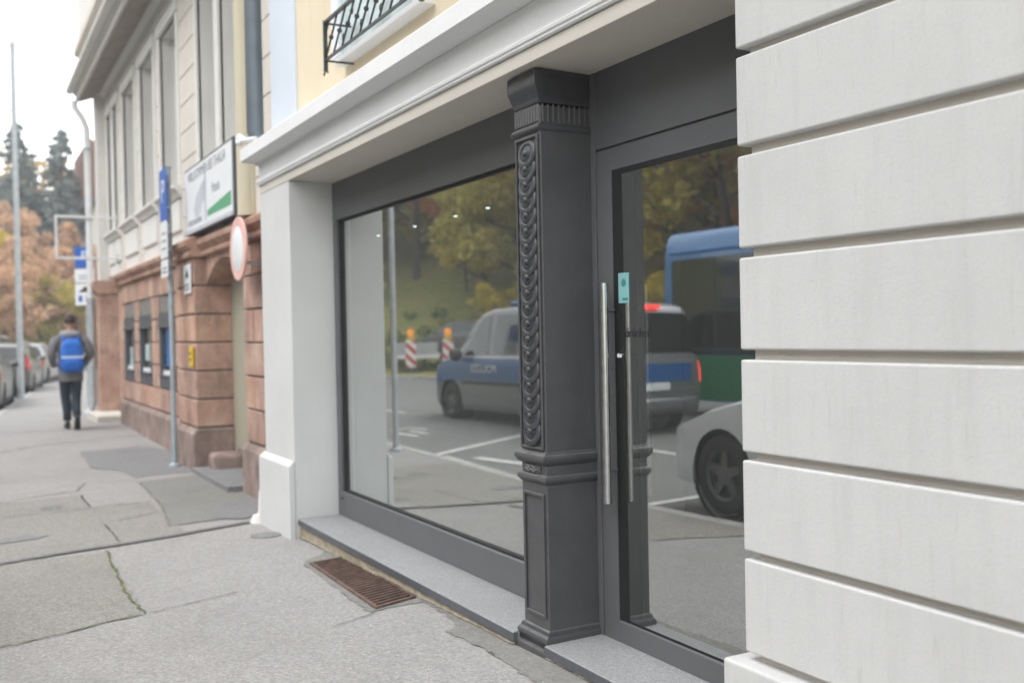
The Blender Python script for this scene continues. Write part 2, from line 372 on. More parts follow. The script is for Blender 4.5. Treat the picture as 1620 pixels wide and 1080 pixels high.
def empty(name, loc=(0,0,0), rz=0):
    o = bpy.data.objects.new(name, None); COL.objects.link(o); o.location = loc; o.rotation_euler = (0,0,rz)
    o['_loc'] = tuple(loc); o.empty_display_size = .2; return o
def local(name, loc=(0,0,0), rz=0):
    o = empty(name, loc, rz); o['_loc'] = (0,0,0); return o
def tag(o, label, cat, group=None, kind=None):
    o['label'] = label; o['category'] = cat
    if group: o['group'] = group
    if kind: o['kind'] = kind
    return o
def struct(o):
    o['kind'] = 'structure'; return o
def copy_tree(o, parent=None):
    c = o.copy(); COL.objects.link(c)
    if parent is not None: c.parent = parent
    for ch in list(o.children): copy_tree(ch, c)
    return c
def text_mesh(name, txt, size, mat, parent, mtx, extrude=.001, align='CENTER', sx=1.0):
    cu = bpy.data.curves.new(name, 'FONT'); cu.body = txt; cu.size = size; cu.extrude = extrude; cu.align_x = align; cu.align_y = 'CENTER'
    t = bpy.data.objects.new(name+'_tmp', cu); COL.objects.link(t)
    dg = bpy.context.evaluated_depsgraph_get(); me = bpy.data.meshes.new_from_object(t.evaluated_get(dg))
    bpy.data.objects.remove(t); bpy.data.curves.remove(cu)
    me.transform(Matrix.Diagonal((sx, 1, 1, 1)))
    off = Vector(parent['_loc']) if parent is not None and '_loc' in parent else Vector((0,0,0))
    me.transform(Matrix.Translation(-off) @ mtx)
    o = bpy.data.objects.new(name, me); COL.objects.link(o); me.materials.clear(); me.materials.append(MT[mat])
    if parent is not None: o.parent = parent; o['_loc'] = tuple(off)
    return o
def facing_street(x, y, z):        # text frame on a face that looks to -Y
    return Matrix.Translation((x, y, z)) @ Matrix.Rotation(R(90), 4, 'X')
def interp(x, xs, ys): return float(np.interp(x, xs, ys))

# ------------------------------------------------------------------ ground
GX = [-60,-30,-18,-12,-9,-7.7,-7,-3.7,10]; GZ = [-.06,-.06,-.06,-.11,-.13,-.105,-.085,-.01,.02]
def G(x): return interp(x, GX, GZ)
KX = [-90,-60,-48,-35,-28,-23.4,-17,-13,-9,20]; KY = [16,8.2,4.7,2.15,1.28,.70,.0,-.16,-.1,-.05]     # near kerb line
FX = [-90,-60,-50,-44,-38,-30,-24,-16,25]; FY = [12,5,2.4,-2,-6.2,-8.6,-9.6,-10.2,-10.4]        # far kerb line
def KL(x): return interp(x, KX, KY)
def FL(x): return interp(x, FX, FY)
def RZ(x): return G(x)-.125
xs = sorted(set([20-.5*i for i in range(121)] + [-40-2.5*i for i in range(1, 21)] + [float(v) for v in GX]), reverse=True)
m = MB(); m.grid([[(x, KL(x)-.0+t*(max(2.6, KL(x)+(0 if x > -20.5 else 6))-KL(x)), G(x)) for t in np.linspace(0, 1, 8)] for x in xs])
struct(m.build('pavement', 'pavement', smooth=True))
m = MB(); m.grid([[(x, FL(x)+t*(KL(x)-.01-FL(x)), RZ(x)+.05*math.sin(math.pi*t)) for t in np.linspace(0, 1, 10)] for x in xs])
struct(m.build('road', 'road', smooth=True))
m = MB(); k = [(x, KL(x)) for x in xs]
m.loft([[(x, y-.02, RZ(x)-.05), (x, y-.02, G(x)-.002), (x, y-.005, G(x)+.006), (x, y+.12, G(x)+.005), (x, y+.12, RZ(x)-.05)] for x, y in k])
struct(m.build('kerb', 'kerb', smooth=True, angle=30))
m = MB(); m.loft([[(x, FL(x)+.02, RZ(x)-.05), (x, FL(x)+.02, RZ(x)+.118), (x, FL(x)-.13, RZ(x)+.125), (x, FL(x)-.13, RZ(x)-.05)] for x in xs])
struct(m.build('far_kerb', 'kerb', smooth=True, angle=30))
def HZ(x, y):                       # terrain beyond the road: a verge and then a steep wooded bank
    d = max(0, FL(max(-90, x))-3.0-y)
    h = .13*d if d < 5 else .65 + .33*(d-5)
    w = max(0, -x-62-.5*max(0, y))
    h += .22*w
    return RZ(x)+.11 + min(h, 26) + .25*math.sin(x*.35+y*.2)*min(1, d/4)
ys = [0, -.6, -1.5, -3, -4, -5, -6.5, -8, -10, -13, -17, -22, -28, -36, -46, -58, -75, -100]
hx = [30-2*i for i in range(0, 46)] + [-64-4*i for i in range(0, 16)]
m = MB(); m.grid([[(x, FL(max(-90, x))-.05+d, HZ(x, FL(max(-90, x))-.05+d)) for d in ys] for x in hx])
struct(m.build('hill', 'grass', smooth=True, angle=180))
m = MB(); m.grid([[(x, KL(max(-90,x))+6.05+t*60, G(x)-.02+max(0, -x-60)*.25+.03*t*0) for t in (0, .1, .3, 1)] for x in (-20, -40, -60, -80, -100, -124)])
struct(m.build('park_lawn', 'grass', smooth=True, angle=180))
m = MB(); m.quad((-900,-900,-.6), (900,-900,-.6), (900,900,-.6), (-900,900,-.6)); struct(m.build('ground', 'grass'))

# ---- repairs, joints and cracks in the pavement (each a sheet just above the asphalt)
rng = random.Random(3)
def rough_line(pts, step=.05, amp=.012):
    out = []
    for (ax, ay), (bx, by) in zip(pts, pts[1:]):
        n = max(1, int(math.hypot(bx-ax, by-ay)/step))
        for i in range(n):
            t = i/n; out.append((ax+(bx-ax)*t+rng.uniform(-amp, amp), ay+(by-ay)*t+rng.uniform(-amp, amp)))
    out.append(pts[-1]); return out
def ribbon(name, pts, w, mat, dz=.006, amp=.012, step=.05):
    p = rough_line(pts, step, amp); m = MB(); rows = []
    for i, (x, y) in enumerate(p):
        a = p[max(0, i-1)]; b = p[min(len(p)-1, i+1)]; L = math.hypot(b[0]-a[0], b[1]-a[1]) or 1
        nx, ny = -(b[1]-a[1])/L, (b[0]-a[0])/L; ww = w*.62*rng.uniform(.4, 1.3)*(.3 if i in (0, len(p)-1) else 1)/2
        rows.append([(x+nx*ww, y+ny*ww, G(x+nx*ww)+dz), (x-nx*ww, y-ny*ww, G(x-nx*ww)+dz)])
    m.grid(rows); return struct(m.build(name, mat))
def sheet(name, pts, mat, dz=.004, amp=.02, step=.07):
    p = rough_line(pts+[pts[0]], step, amp)[:-1]; m = MB()
    f = m.bm.faces.new([m.bm.verts.new((x, y, 0)) for x, y in p]); bmesh.ops.triangulate(m.bm, faces=[f])
    for kx in GX:
        bmesh.ops.bisect_plane(m.bm, geom=m.bm.verts[:]+m.bm.edges[:]+m.bm.faces[:], plane_co=(kx,0,0), plane_no=(1,0,0))
    for v in m.bm.verts: v.co.z = G(v.co.x)+dz
    return struct(m.build(name, mat))
sheet('pavement_repair', [(-14.4,1.35),(-14.6,2.14),(-13.95,2.40),(-11.6,2.33),(-11.64,1.79),(-11.47,1.63),(-12.17,1.6),(-12.62,1.31)], 'patch')
sheet('pavement_repair', [(-11.2,1.64),(-11.45,2.42),(-10.17,2.44),(-8.62,2.3),(-8.45,1.46),(-9.56,1.57)], 'mortar')
sheet('pavement_repair', [(-9.26,1.98),(-9.42,2.40),(-8.66,2.42),(-8.40,2.0),(-8.62,1.84)], 'patch', .008)
sheet('pavement_repair', [(-5.3,-.02),(-5.42,.42),(-5.54,.66),(-5.58,.82),(-6.12,.83),(-6.93,.85),(-7.62,.88),(-7.60,.40),(-7.5,-.05)], 'pavement_warm', .003)
sheet('pavement_repair', [(-8.0,1.52),(-9.84,1.5),(-9.80,1.0),(-9.78,-.05),(-7.62,-.05),(-7.72,.5),(-7.86,.95)], 'pavement_warm', .003)
sheet('pavement_repair', [(-9.76,1.0),(-10.62,1.0),(-10.55,.3),(-10.5,-.05),(-9.74,-.05)], 'pavement_warm', .0045)
sheet('mortar_strip', [(-7.30,2.31),(-7.25,2.20),(-6.71,2.24),(-6.36,1.90),(-4.92,1.82),(-4.96,2.14),(-4.55,2.12),(-4.40,2.07),(-4.36,2.00),(-3.95,2.02),(-3.48,1.98),(-2.4,1.93),(-2.4,2.5),(-7.30,2.5)], 'mortar', .004, .014, .03)
ribbon('worn_joint', [(-7.64,.88),(-6.93,.84),(-6.12,.81),(-5.58,.82)], .028, 'moss', .007)
ribbon('worn_joint', [(-5.27,.0),(-5.42,.42),(-5.54,.66),(-5.58,.82)], .016, 'moss', .007, .006)
ribbon('worn_joint', [(-5.58,.82),(-5.68,1.07),(-5.79,1.38)], .012, 'crack', .007, .006)
ribbon('worn_joint', [(-4.75,1.56),(-4.9,1.86)], .010, 'crack', .007, .004)
ribbon('worn_joint', [(-10.53,.0),(-10.6,.3),(-10.8,.63),(-10.92,.98),(-11.5,1.13)], .03, 'crack_soft', .007)
ribbon('worn_joint', [(-10.64,1.0),(-9.83,1.0),(-9.85,1.31),(-9.86,1.56)], .03, 'crack', .007)
ribbon('worn_joint', [(-8.9,1.01),(-7.95,1.01)], .022, 'crack', .007)
ribbon('worn_joint', [(-9.3,1.56),(-8.98,1.1)], .022, 'crack_soft', .007)
ribbon('worn_joint', [(-11.25,1.62),(-9.5,1.57),(-8.46,1.45),(-8.55,2.1)], .022, 'crack_soft', .009)
ribbon('worn_joint', [(-14.68,.2),(-15.56,.93),(-16.09,2.17),(-15.95,2.4)], .05, 'crack_soft', .007)
ribbon('worn_joint', [(-17.8,.3),(-17.7,2.3)], .05, 'crack_soft', .007)
sheet('damp_spot', [(-8.42,.18),(-8.48,.42),(-8.60,.60),(-8.72,.42),(-8.66,.16)], 'patch', .008)
sheet('damp_spot', [(-9.9,.62),(-9.95,.78),(-10.12,.80),(-10.1,.62)], 'patch', .008)
# white dots of old chewing gum and pale aggregate patches
m = MB()
for i in range(34):
    x, y = rng.uniform(-8, -3.6), rng.uniform(.1, 1.85); r = rng.uniform(.002, .006)
    m.lathe([(r, G(x)+.0045), (r*.9, G(x)+.0055), (0, G(x)+.006)], (x, y, 0), n=7)
o = m.build('pale_specks', 'stone_step'); o['kind'] = 'stuff'; tag(o, 'small pale specks of gum and grit scattered over the pavement', 'specks')
# drain channel across the pavement
t = tag(empty('drain_channel', (-7.9, 1.2, G(-7.9))), 'narrow metal and stone drain channel crossing the pavement', 'drain')
dc = [(-7.55,.02),(-7.59,.21),(-7.74,.61),(-7.83,.99),(-7.94,1.36),(-8.07,1.68),(-8.2,2.03)]
for nm, w, dz, mat in (('channel_edge', .085, .010, 'mortar'), ('channel_cover', .045, .014, 'patch')):
    m = MB(); rows = []
    for x, y in dc: rows.append([(x-w/2, y, G(x)+dz), (x+w/2, y-.01, G(x)+dz)])
    m.grid(rows); m.build(nm, mat, t)
# little round cover by the pilaster
t = empty('round_cover', (-7.52, 1.98, G(-7.5)))
tag(t, 'small dark round cover in the pavement by the white pilaster', 'cover')
m = MB(); m.lathe([(.10, G(-7.52)-.01), (.10, G(-7.52)+.009), (.085, G(-7.52)+.011), (0, G(-7.52)+.011)], (-7.52, 1.98, 0), n=28); m.build('lid', 'patch', t, True)
m = MB(); m.lathe([(.112, G(-7.52)+.004), (.112, G(-7.52)+.008), (.101, G(-7.52)+.008), (.101, G(-7.52)+.004)], (-7.52, 1.98, 0), n=28); m.build('rim', 'crack_soft', t, True)
# rusty cellar grate
gr = empty('cellar_grate', (-5.65, 2.05, G(-5.65)))
tag(gr, 'rusty rectangular cellar grate of narrow bars set in the pavement', 'grate')
c0 = [(-6.28,1.925),(-6.34,2.215),(-5.05,2.135),(-4.95,1.865)]
def gp(u, v):
    a = [c0[0][i]*(1-u)+c0[3][i]*u for i in (0,1)]; b = [c0[1][i]*(1-u)+c0[2][i]*u for i in (0,1)]
    return (a[0]*(1-v)+b[0]*v, a[1]*(1-v)+b[1]*v)
m = MB(); rows = [[(*gp(u, v), G(gp(u, v)[0])+.0055) for v in (0, 1)] for u in np.linspace(0, 1, 6)]; m.grid(rows); m.build('shaft', 'pit', gr)  # flat sheet, no real depth: the darkness below the bars is painted
m = MB()
for u0, u1, v0, v1 in ((0,.016,0,1),(.984,1,0,1),(.016,.984,0,.07),(.016,.984,.93,1)):
    q = [gp(u0,v0),gp(u1,v0),gp(u1,v1),gp(u0,v1)]
    m.loft([[(x,y,G(x)+.004) for x,y in q],[(x,y,G(x)+.017) for x,y in q]])
m.build('frame', 'rust', gr)
m = MB(); N = 25
for i in range(1, N):
    u = .016+.968*i/N; w = .0065
    q = [gp(u-w,.06),gp(u+w,.06),gp(u+w,.94),gp(u-w,.94)]
    m.loft([[(x,y,G(x)+.004) for x,y in q],[(x,y,G(x)+.015) for x,y in q]])
m.build('bars', 'rust', gr)

# ------------------------------------------------------------------ road markings
def mark(name, pts, w):
    m = MB(); rows = []
    for i, (x, y) in enumerate(pts):
        a = pts[max(0, i-1)]; b = pts[min(len(pts)-1, i+1)]; L = math.hypot(b[0]-a[0], b[1]-a[1]); nx, ny = -(b[1]-a[1])/L, (b[0]-a[0])/L
        q = [(x+nx*w/2, y+ny*w/2), (x-nx*w/2, y-ny*w/2)]
        rows.append([(px, py, RZ(px)+.05*math.sin(math.pi*min(1, max(0, (py-FL(px))/(KL(px)-FL(px)))))+.006) for px, py in q])
    m.grid(rows); return struct(m.build(name, 'paint_white_line'))
def lin(a, b, n=8): return [(a[0]+(b[0]-a[0])*i/n, a[1]+(b[1]-a[1])*i/n) for i in range(n+1)]
mark('road_marking', lin((-12.15,-.42),(-13.4,-2.55)), .13)
mark('road_marking', lin((-11.6,-.8),(-10.5,-1.05)), .15)
mark('road_marking', lin((-7.48,-.35),(-7.65,-2.3)), .12)
mark('road_marking', lin((-18.1,-2.5),(-20.0,-2.4)), .13)
mark('road_marking', lin((-14.0,-2.9),(-12.2,-2.95)), .12)
mark('road_marking', lin((-10.9,-2.95),(-8.9,-3.0)), .12)
mark('road_marking', [(-14.3,-1.15),(-14.9,-1.05),(-15.4,-1.2),(-15.5,-1.5),(-15.1,-1.65)], .10)
mark('road_marking', [(-14.5,-1.4),(-15.1,-1.35)], .08)
mark('road_marking', lin((-12.0,-.55),(-8.0,-.40),20), .04)
for i in range(8): mark('road_marking', lin((-24-6*i, -3.2+max(0, i-1)*1.0), (-27-6*i, -3.0+max(0, i-1)*1.0+.4)), .13)

# ------------------------------------------------------------------ the shop building
SH = empty('shop_building', (-5, 2.3, 0))
tag(SH, 'white rendered shop front with anthracite window and glass door under cream upper wall', 'building')
YF = 2.458
# rusticated pier
m = MB()
zz = [(.386,.676),(.701,.982),(1.009,1.294),(1.325,1.609),(1.639,1.923),(1.955,2.228),(2.255,2.52),(2.55,2.78)]
for i, (a, b) in enumerate(zz): m.box(-2.42, 5, 2.13, 2.60, a, b)
pier = m.build('rusticated_pier', 'white_render', SH, bevel=.007, seg=3)
m = MB(); m.box(-2.475, 5, 2.085, 2.60, -.12, .36); m.build('pier_plinth', 'white_render', pier, bevel=.01, seg=3)
m = MB(); m.box(-2.388, 5, 2.163, 2.598, .3, 2.80); m.build('pier_core', 'beige_strip', pier)
# left pilaster with plinth
m = MB(); m.box(-8.04, -7.25, 2.13, 2.60, -.2, 2.520)
pil = m.build('pilaster', 'pilaster_render', SH, bevel=.006, seg=2)
m = MB(); m.prism([(-8.085, 2.085), (-7.244, 2.085), (-7.244, 2.128), (-8.085, 2.128)], -.2, .435, 'z')
m.loft([[(-8.085,2.085,.435),(-7.244,2.085,.435),(-7.244,2.128,.435),(-8.085,2.128,.435)],[(-8.05,2.120,.475),(-7.249,2.120,.475),(-7.249,2.128,.475),(-8.05,2.128,.475)]])
m.build('pilaster_plinth', 'pilaster_render', pil, bevel=.006)
# lintel, fascia and cornice
m = MB(); m.prism([(2.13,2.522),(2.13,2.584),(2.62,2.584),(2.62,2.512),(2.50,2.512),(2.18,2.522)], -8.04, -2.42, 'x'); lin_ = m.build('lintel', 'beige_strip', SH, bevel=.004)
m = MB(); m.prism([(2.62,2.587),(2.118,2.587),(2.113,2.592),(2.113,2.600),(2.106,2.606),(2.104,2.618),(2.110,2.626),(2.122,2.630),(2.122,2.640),(2.128,2.644),(2.128,2.764),(2.62,2.764)], -8.055, 5, 'x'); m.build('fascia', 'cornice_paint', SH)
m = MB(); m.prism([(2.62,2.767),(2.124,2.767),(2.118,2.776),(2.06,2.783),(2.016,2.786),(2.010,2.790),(2.010,2.880),(2.014,2.886),(2.21,2.935),(2.62,2.935)], -8.165, 5, 'x'); m.build('cornice', 'cornice_paint', SH)
# upper storey
m = MB(); m.box(-7.20, 5, 2.20, 2.60, 2.90, 6.5); up = m.build('upper_wall', 'cream_render', SH)
m = MB(); m.box(-7.86, -7.202, 2.185, 2.62, 2.90, 6.5); m.build('corner_strip', 'pale_blue_render', SH, bevel=.004)
m = MB(); m.box(-7.86, -7.84, 2.62, 8, -.2, 6.5); m.build('side_wall', 'cream_render', SH)
w = MB()
w.box(-6.33,-6.20,2.165,2.25,3.17,5.2); w.box(-5.02,-4.89,2.165,2.25,3.17,5.2)
wf = w.build('upper_window', 'white_wood', SH, bevel=.006)
m = MB(); m.box(-6.20,-5.02,2.19,2.198,3.17,5.2); m.build('pane', 'poster_pale', wf)
m = MB(); m.prism([(2.12,3.092),(2.12,3.126),(2.13,3.132),(2.22,3.16),(2.22,3.092)], -6.16, -4.78, 'x'); m.build('window_sill', 'cornice_paint', wf, bevel=.004)
# wrought iron guard in front of the upper window
r = MB(); yb = 2.02
zb0, zt0 = 3.075, 3.305
r.box(-6.02,-4.55,yb-.006,yb+.006,zb0,zb0+.016); r.box(-6.02,-4.55,yb-.012,yb+.012,zt0,zt0+.014)
r.box(-6.03,-6.008,yb-.011,yb+.011,zb0-.06,zt0+.02); r.box(-4.56,-4.538,yb-.011,yb+.011,zb0-.06,zt0+.02)
r.tube([(-6.06,yb,zb0-.075),(-6.02,yb,zb0-.055),(-5.98,yb,zb0-.075)], .006, 5)
for xe in (-6.02, -4.55): r.box(xe-.006,xe+.006,yb,2.2,zt0,zt0+.01); r.box(xe-.006,xe+.006,yb,2.2,zb0,zb0+.01)
rail = r.build('window_guard', 'black_iron', SH)
r = MB()
for i in range(-1, 11):
    a = (-6.02+.15*i, zb0+.01); b = (a[0]+.23, zt0); lo = max(a[0], -6.02); hi = min(b[0], -4.55)
    f = lambda x: a[1]+(x-a[0])/.23*(zt0-a[1])
    if hi-lo > .02: r.tube([(lo,yb,f(lo)),(hi,yb,f(hi))], .0065, 6)
    cx = a[0]+.115; cz = (zb0+zt0)/2+.005
    if -5.98 < cx < -4.6:
        r.lathe([(0,-.014),(.013,-.008),(.016,0),(.013,.008),(0,.014)], (cx,yb,cz), 'x', 8)
    if i % 2 == 0 and -6 < a[0] < -4.7:
        r.tube([(a[0]+.04+.022*math.cos(t)*(1-t/9), yb-.002, zb0+.055+.03*math.sin(t)*(1-t/9)) for t in np.linspace(0, 6, 14)], .0045, 5)
        r.tube([(a[0]+.19+.022*math.cos(t+3)*(1-t/9), yb-.002, zt0-.05+.03*math.sin(t+3)*(1-t/9)) for t in np.linspace(0, 6, 14)], .0045, 5)
r.build('lattice', 'black_iron', rail, smooth=True)
# down pipe at the building's corner
m = MB(); m.tube([(-8.10,2.12,6.5),(-8.10,2.12,3.02),(-8.10,2.16,2.96)], .068, 14)
dp = m.build('downpipe', 'zinc', SH, smooth=True)
m = MB(); m.tube([(-8.02,2.10,2.96),(-8.20,2.05,2.97),(-8.34,2.04,3.00)], .02, 8); m.tube([(-8.30,2.04,3.03),(-8.22,2.06,2.99),(-8.12,2.09,2.93)], .016, 8)
for p in ((-8.32,2.04,3.01),(-8.27,2.03,2.965)): m.lathe([(0,-.03),(.022,-.02),(.03,0),(.022,.02),(0,.03)], p, 'z', 8)
m.build('pipe_bracket', 'white_metal', dp, smooth=True)
m = MB(); m.tube([(-8.22,2.24,2.80),(-8.24,2.235,2.70),(-8.22,2.23,2.62),(-8.15,2.24,2.55),(-8.10,2.30,2.50),(-8.09,2.36,2.40),(-8.09,2.36,.35)], .058, 12); m.build('pipe_elbow', 'galv', dp, smooth=True)
m = MB(); m.tube([(-8.13,2.22,.36),(-8.16,2.18,.26),(-8.17,2.15,.12),(-8.15,2.13,-.02),(-8.17,2.10,-.14)], [.03,.045,.05,.042,.05], 9)
m.lathe([(.08,-.16),(.075,-.10),(.05,-.05),(0,-.04)], (-8.17,2.1,0), n=9); m.build('pipe_foot', 'stucco_trim', dp, smooth=True)

# sills
def sill(x0, x1, yo):
    m = MB(); m.prism([(yo,.008),(yo,.046),(yo+.004,.050),(YF+.06,.055),(YF+.06,.008)], x0, x1, 'x'); s = m.build('stone_sill', 'granite', SH)
    m = MB(); m.box(x0-.001, x1+.001, yo-.0025, yo+.02, .006, .0445); m.build('sill_edge', 'slate_edge', s)
    m = MB(); n = 60; rows = []
    for i in range(n+1):
        x = x0+(x1-x0)*i/n; rows.append([(x, yo+.012+rng.uniform(-.003,.003), .008), (x, yo+.010+rng.uniform(-.004,.004), G(x)+.02), (x, yo+.002+rng.uniform(-.006,.005), G(x)+.0085)])
    m.grid(rows); m.build('sill_mortar', 'mud', s, True)
sill(-7.26, -3.975, 2.150); sill(-3.725, -2.45, 2.165)

# shop window
m = MB()
m.prism([(YF,2.237),(YF,2.515),(YF+.09,2.515),(YF+.09,2.237)], -7.25, -3.80, 'x')
m.prism([(YF,.056),(YF,.228),(YF+.006,.235),(YF+.09,.235),(YF+.09,.056)], -7.25, -3.80, 'x')
m.box(-7.249,-7.165,YF+.001,YF+.089,.235,2.237); m.box(-3.90,-3.80,YF+.001,YF+.089,.235,2.237)
SW = m.build('shop_window', 'frame', SH, bevel=.003)
m = MB(); m.box(-7.165,-7.135,YF+.020,YF+.06,.235,2.237); m.box(-7.135,-3.90,YF+.020,YF+.06,2.222,2.237); m.box(-7.135,-3.90,YF+.016,YF+.06,.235,.246); m.build('gasket', 'gasket', SW)
m = MB(); m.quad((-7.14,YF+.034,.242),(-3.88,YF+.034,.242),(-3.88,YF+.034,2.225),(-7.14,YF+.034,2.225)); m.build('pane', 'glass', SW)
m = MB(); m.lathe([(0,-.002),(.008,-.002),(.008,.001),(0,.001)], (-7.17,YF-.001,.185), 'y', 10); m.lathe([(0,-.002),(.008,-.002),(.008,.001),(0,.001)], (-7.145,YF-.001,.187), 'y', 10); m.build('drain_cap', 'gasket', SW)

# door: fixed frame, header panel, leaf
m = MB()
m.box(-3.80,-3.708,YF-.004,YF+.09,.05,2.515); m.prism([(YF,2.176),(YF,2.515),(YF+.09,2.515),(YF+.09,2.176)], -3.708, -2.3, 'x')
m.box(-2.52,-2.3,YF,YF+.09,.05,2.176)
DF = m.build('door_frame', 'frame', SH, bevel=.003)
m = MB(); y0, y1 = YF+.001, YF+.075
m.box(-3.703,-3.590,y0,y1,.020,2.168); m.box(-2.63,-2.525,y0,y1,.020,2.168)
m.box(-3.590,-2.63,y0+.0005,y1,2.072,2.168); m.prism([(y0+.0005,.020),(y0+.0005,.142),(y0+.008,.150),(y1,.150),(y1,.020)], -3.590, -2.63, 'x')
DL = m.build('door', 'frame', SH, bevel=.0025)
m = MB(); m.box(-3.7078,-3.7032,y0+.004,y1,.02,2.172); m.box(-3.7078,-2.5202,y0+.004,y1,2.1685,2.1755); m.build('gap_seal', 'gasket', DF)
m = MB(); m.box(-3.5895,-3.520,y0+.004,y1,.150,2.0715); m.box(-3.520,-2.63,y0+.004,y1,2.050,2.0715); m.box(-3.520,-2.63,y0+.005,y1,.1505,.160); m.build('gasket', 'gasket', DL)
m = MB(); gy = YF+.007; m.quad((-3.575,gy,.155),(-2.62,gy,.155),(-2.62,gy,2.06),(-3.575,gy,2.06)); m.build('pane', 'glass', DL)
def handle(y, side):
    m = MB(); hx = -3.586 if side > 0 else -3.645
    m.tube([(hx,y,.655),(hx,y,1.592)], .0175, 18)
    h = m.build('handle', 'steel', DL, smooth=True, angle=50)
    m = MB()
    for z in (.795, 1.475): m.tube([(hx,y+.012*side,z),(hx,(YF if side > 0 else YF+.078),z)], .009, 10)
    m.build('standoff', 'dark_frame' if side > 0 else 'steel', h, smooth=True)
handle(YF-.050, 1); handle(YF+.215, -1)
m = MB(); m.box(-3.553,-3.478,gy-.0035,gy-.002,1.505,1.632); st = m.build('sticker', 'teal', DL)
m = MB(); m.box(-3.525,-3.486,gy-.0045,gy-.0036,1.516,1.527); m.lathe([(0,-.0005),(.017,-.0005),(.017,.0004),(0,.0004)], (-3.514,gy-.0041,1.59), 'y', 14); m.build('sticker_print', 'teal_dark', st)
text_mesh('door_lettering', 'drücken', .056, 'sign_black', DL, facing_street(-3.425, gy-.002, 1.378), .0004)
m = MB()
q = [(-.018,-.006),(.012,.016),(.019,.008),(-.011,-.014)]
m.prism([(-3.540+a, 1.300+b) for a, b in q], gy-.003, gy-.002, 'y'); tgm = m.build('glass_tag', 'sign_black', DL)
m = MB(); m.lathe([(.006,-.0004),(.010,-.0004),(.010,.0004),(.006,.0004)], (-3.562,gy-.0035,1.283), 'y', 12); m.lathe([(.004,-.0004),(.007,-.0004),(.007,.0004),(.004,.0004)], (-3.545,gy-.0035,1.281), 'y', 12); m.box(-3.55,-3.525,gy-.0038,gy-.0031,1.287,1.289); m.build('tag_print', 'sign_white', tgm)

# rooms behind the glass
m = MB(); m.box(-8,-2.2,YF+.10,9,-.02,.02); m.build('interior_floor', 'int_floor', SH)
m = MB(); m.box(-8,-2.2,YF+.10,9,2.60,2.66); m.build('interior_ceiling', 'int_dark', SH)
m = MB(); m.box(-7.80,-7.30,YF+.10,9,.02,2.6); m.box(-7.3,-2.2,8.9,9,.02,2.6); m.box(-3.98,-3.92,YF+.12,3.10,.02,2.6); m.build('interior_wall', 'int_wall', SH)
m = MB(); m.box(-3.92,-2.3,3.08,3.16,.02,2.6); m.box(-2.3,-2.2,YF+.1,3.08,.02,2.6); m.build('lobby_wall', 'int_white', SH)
# facade strip behind header, above the frames
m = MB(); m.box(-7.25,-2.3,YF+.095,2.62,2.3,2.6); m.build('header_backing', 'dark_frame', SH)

# ---- cast-iron column
CX0, CX1, CY0, CY1 = -3.958, -3.738, 2.200, 2.470
def cbox(m, e, z0, z1, ef=None): m.box(CX0-e, CX1+e, CY0-(e if ef is None else ef), CY1, z0, z1)
m = MB(); cbox(m, 0, .10, 2.36)
CO = m.build('cast_iron_column', 'iron', SH, bevel=.004)
def ring_mould(name, prof, par, rf=1.0):
    """moulding profile (e,z) wrapped round the three free sides"""
    m = MB(); rings = []
    for e, z in prof:
        e *= .62; rings.append([(CX0-e,CY1-.001,z),(CX0-e,CY0-e,z),(CX1+e*rf,CY0-e,z),(CX1+e*rf,CY1-.001,z)])
    m.loft(rings); return m.build(name, 'iron', par, bevel=.0015)
ring_mould('base', [(.058,-.03),(.058,.016),(.052,.022),(.030,.024),(.030,.046),(.040,.050),(.042,.062),(.038,.072),(.022,.084),(.012,.098),(.001,.104)], CO, .6)
ring_mould('mid_moulding', [(.001,.812),(.006,.814),(.022,.822),(.036,.834),(.040,.846),(.036,.856),(.020,.862),(.010,.868),(.001,.872)], CO, .6)
ring_mould('mid_moulding', [(.001,.728),(.012,.736),(.024,.746),(.026,.754),(.022,.764),(.006,.770),(.001,.772)], CO, .6)
ring_mould('neck_moulding', [(.001,2.250),(.010,2.254),(.024,2.262),(.026,2.272),(.012,2.280),(.001,2.286)], CO, .25)
ring_mould('capital', [(.001,2.372),(.006,2.376),(.010,2.384),(.012,2.394),(.020,2.412),(.031,2.432),(.038,2.446),(.040,2.456),(.040,2.484),(.037,2.490),(.037,2.513)], CO, .12)
# fluted frieze under the capital
m = MB()
for i in range(9):
    cx = CX0+.014+(CX1-CX0-.028)*i/8; m.tube([(cx,CY0-.001,2.293),(cx,CY0-.001,2.366)], .0085, 8)
for i in range(10):
    cy = CY0+.014+(CY1-CY0-.03)*i/9
    m.tube([(CX1+.001,cy,2.293),(CX1+.001,cy,2.366)], .0045, 6)
m.build('fluting', 'iron', CO, smooth=True)
# front panel frames
def frame_rect(name, z0, z1, mg=.022, w=.014, t=.012):
    m = MB(); a, b = CX0+mg, CX1-mg; y0 = CY0-t; y1 = CY0-.0005
    def bar(x0,x1,za,zb): m.prism([(x0,za),(x1,za),(x1,zb),(x0,zb)], y0, y1, 'y')
    bar(a,a+w,z0,z1); bar(b-w,b,z0,z1); bar(a+w,b-w,z1-w,z1); bar(a+w,b-w,z0,z0+w); m.build(name, 'iron', CO, bevel=.004)
frame_rect('panel_frame', .880, 2.240, .012, .012, .012); frame_rect('panel_frame', .150, .690, .020, .016, .010)
m = MB(); m.box(CX0+.03,CX1-.045,CY0-.007,CY0-.0005,.778,.806)
b1 = m.build('plaque', 'iron', CO, bevel=.003)
m = MB()
for i, zc in enumerate((.801, .784)):
    m.tube([(CX0+.05+.012*k, CY0-.008, zc+.004*math.sin(k*1.7+i)) for k in range(9)], .0035, 5)
